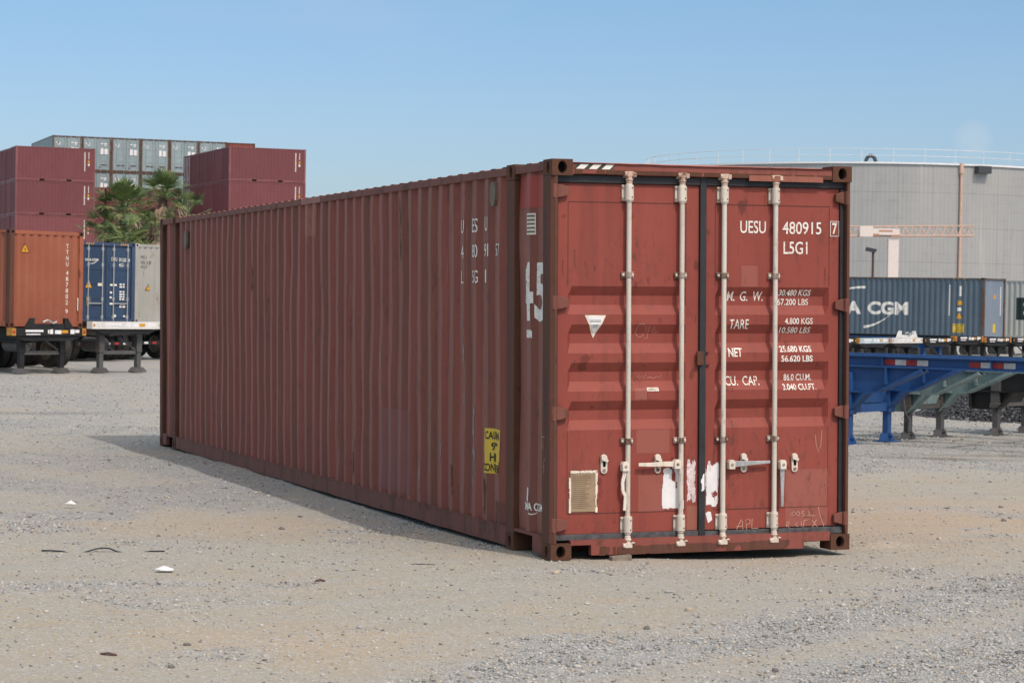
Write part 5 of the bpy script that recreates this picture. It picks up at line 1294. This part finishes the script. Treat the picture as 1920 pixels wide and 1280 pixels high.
# ================================================================== CRANE AND LAMP
cr_o = empty('jib_crane', (69.85, 116.6, -1.2), math.atan2(114.77 - 117.55, 74.76 - 67.29), 'salmon lattice jib crane with white mast in front of the grey tank', 'crane')
b = MB(); b.box(-.34, .34, -.34, .34, 0, 7.55); b.build('mast', M['crane_white'], cr_o)
b = MB(); jl, jr, zb, zt = -7.5, 5.3, 7.62, 8.22
for yy in (-.25, .25):
    b.cyl((jl, yy, zb), (jr, yy, zb + .24), .055, 6)
b.cyl((jl, 0, zt), (jr + .1, 0, zt + .30), .05, 6); n = 24
for k in range(n):
    u0 = jl + (jr - jl) * k / n; u1 = jl + (jr - jl) * (k + .5) / n; u2 = jl + (jr - jl) * (k + 1) / n; e = lambda u: .24 * (u - jl) / (jr - jl)
    for yy in (-.25, .25): b.cyl((u0, yy, zb + e(u0)), (u1, 0, zt + e(u1) * 1.2), .025, 4); b.cyl((u1, 0, zt + e(u1) * 1.2), (u2, yy, zb + e(u2)), .025, 4)
b.build('jib', M['salmon'], cr_o)
b = MB(); b.box(-2.1, .35, -.45, .45, zb + .18, zb + .60); b.box(-2.25, -1.4, -.5, -.3, zb + .05, zb + .75); b.box(-1.8, -1.0, -.46, -.44, zb + .12, zb + .26, 1); b.box(-.2, .35, -.46, -.44, zb + .05, zb + .2, 1); b.build('hoist_trolley', [M['crane_white'], M['crane_brown']], cr_o)
b = MB(); b.box(-1.0, -.1, -.456, -.452, zb + .38, zb + .50); b.build('hoist_lettering', M['crane_brown'], cr_o)
lp = empty('street_lamp', (53.7, 90.57, -.9), R(-30), 'single floodlight on a thin brown pole, left of the crane mast', 'lamp')
b = MB(); b.cyl((0, 0, 0), (0, 0, 5.7), .085, 8, 0, .06); b.build('pole', M['pole_brown'], lp)
b = MB(); b.prism([(-.42, 5.72), (.10, 5.62), (.22, 5.80), (-.36, 5.92)], lambda u, v, w: (u, -.2 + w, v), .4); b.box(-.05, .05, -.05, .05, 5.55, 5.7); b.build('lamp_head', M['duct'], lp)

# ================================================================== GRAVEL HEAP AND LITTER
hx, hy = 18.5, 20.4; hz_ = gz(hx, hy)
g = np.random.default_rng(5); nn = 20000; rr = np.sqrt(g.uniform(0, 1, nn)) * 3.1; aa = g.uniform(0, 6.283, nn)
def heap_h(r, a): return np.maximum(0, 1.65 * (1 - r / 3.0)) * (.85 + .3 * vnoise(np.cos(a) * 2 + 5, np.sin(a) * 2 + r, 4))
px_, py_ = hx + rr * np.cos(aa), hy + rr * np.sin(aa)
M['heap_dark'] = plain('heap_dark', (.032, .034, .038), .85, var=.3); M['heap_mid'] = plain('heap_mid', (.062, .064, .07), .85, var=.3); M['heap_pale'] = plain('heap_pale', (.13, .13, .14), .85)
me = stone_mesh('gravel_heap', px_, py_, ground_h(px_, py_) + heap_h(rr, aa) - .02, g.uniform(.018, .045, nn), [M['heap_dark'], M['heap_mid'], M['heap_pale']], [.55, .33, .12], .8)
bm = bmesh.new(); bm.from_mesh(me)
na, nr = 48, 14; ring = []
for i in range(nr + 1):
    r_ = 3.05 * i / nr; row = []
    for k in range(na):
        a_ = 2 * math.pi * k / na; x, y = hx + r_ * math.cos(a_), hy + r_ * math.sin(a_)
        row.append(bm.verts.new((x, y, gz(x, y) + float(heap_h(np.array(r_), np.array(a_))) - .035)))
    ring.append(row)
for i in range(nr):
    for k in range(na): 
        try: bm.faces.new((ring[i][k], ring[i][(k + 1) % na], ring[i + 1][(k + 1) % na], ring[i + 1][k]))
        except ValueError: pass
bm.to_mesh(me); bm.free()
ho = bpy.data.objects.new('gravel_heap', me); COL.objects.link(ho); tag(ho, 'dark grey heap of crushed stone under the charcoal chassis', 'gravel heap')

def sheet_thing(name, x, y, outline, mat, label, cat, lift=.006, curl=.03, thick=.003):
    z = gz(x, y); bm = bmesh.new(); top_ = []; bot = []
    for u, v in outline:
        h = lift + curl * float(fbm(u * 9 + x, v * 9 + y, 3, 2)); top_.append(bm.verts.new((x + u, y + v, z + h + thick))); bot.append(bm.verts.new((x + u, y + v, z + h)))
    c0 = bm.verts.new((x, y, z + lift + curl * 1.2 + thick)); c1 = bm.verts.new((x, y, z + lift + curl * 1.2)); n = len(outline)
    for i in range(n):
        j = (i + 1) % n; bm.faces.new((top_[i], top_[j], c0)); bm.faces.new((bot[j], bot[i], c1)); bm.faces.new((bot[i], bot[j], top_[j], top_[i]))
    me = bpy.data.meshes.new(name); bm.to_mesh(me); bm.free(); me.materials.append(M[mat]); o = bpy.data.objects.new(name, me); COL.objects.link(o); return tag(o, label, cat)
sheet_thing('paper_scrap', -2.83, -.07, [(-.06, .02), (-.02, .06), (.05, .03), (.065, .0), (.055, -.06), (.02, -.05), (-.03, -.03)], 'paper', 'crumpled white paper scrap on bare dirt left of the container', 'litter')
sheet_thing('paper_scrap', -2.62, 4.9, [(-.05, .02), (.0, .05), (.05, .02), (.04, -.03), (-.02, -.03)], 'paper', 'small white scrap among the grey gravel far left', 'litter', curl=.05)
def strip(name, pts, w, mat, label, cat, h=.012):
    b = MB(); n = len(pts)
    for i in range(n - 1):
        (x0, y0, l0), (x1, y1, l1) = pts[i], pts[i + 1]; d = Vector((x1 - x0, y1 - y0)).normalized(); q = Vector((-d.y, d.x)) * w
        za, zb_ = gz(x0, y0) + l0, gz(x1, y1) + l1
        b.add([(x0 - q.x, y0 - q.y, za), (x0 + q.x, y0 + q.y, za), (x1 + q.x, y1 + q.y, zb_), (x1 - q.x, y1 - q.y, zb_), (x0 - q.x, y0 - q.y, za + h), (x0 + q.x, y0 + q.y, za + h), (x1 + q.x, y1 + q.y, zb_ + h), (x1 - q.x, y1 - q.y, zb_ + h)],
              [(0, 1, 2, 3), (4, 7, 6, 5), (0, 4, 5, 1), (1, 5, 6, 2), (2, 6, 7, 3), (3, 7, 4, 0)])
    return tag(b.build(name, M[mat], None), label, cat)
strip('rubber_strip', [(-3.42, 1.39, .004), (-3.36, 1.36, .006), (-3.29, 1.34, .002), (-3.22, 1.32, -.012), (-3.15, 1.31, -.012), (-3.10, 1.30, .002), (-3.05, 1.29, .018), (-3.0, 1.28, .026), (-2.95, 1.27, .022), (-2.90, 1.25, .0), (-2.84, 1.24, -.012), (-2.72, 1.22, -.010), (-2.66, 1.21, .0), (-2.56, 1.20, .002)], .012, 'rubber', 'thin dark rubber strip half buried in the dirt at left', 'litter', .008)
strip('rubber_chunk', [(-1.98, -.81, .0), (-1.95, -.82, .008), (-1.92, -.83, .0)], .018, 'pole_brown', 'small dark fragment in the dirt before the container side', 'litter', .010)
strip('rubber_chunk', [(-3.90, -3.63, .0), (-3.87, -3.66, .008), (-3.83, -3.68, .0)], .012, 'pole_brown', 'small dark fragment near the lower left corner', 'litter', .008)
strip('stick', [(-1.03, .08, -.002), (-.98, .055, .002), (-.92, .03, .001), (-.87, .01, -.002)], .004, 'pole_brown', 'thin dark stick on the dirt left of the near corner', 'litter', .005)
b = MB(); b.prism([(-.075, -.03), (.075, -.04), (.085, .03), (-.07, .045)], lambda u, v, w: (.53 + u, -.04 + v, gz(.5, -.04) - .008 + w + u * .08), .042)
tag(b.build('wooden_block', M['wood'], None, bevel=.004), 'short wooden block wedged under the door sill', 'wood block')
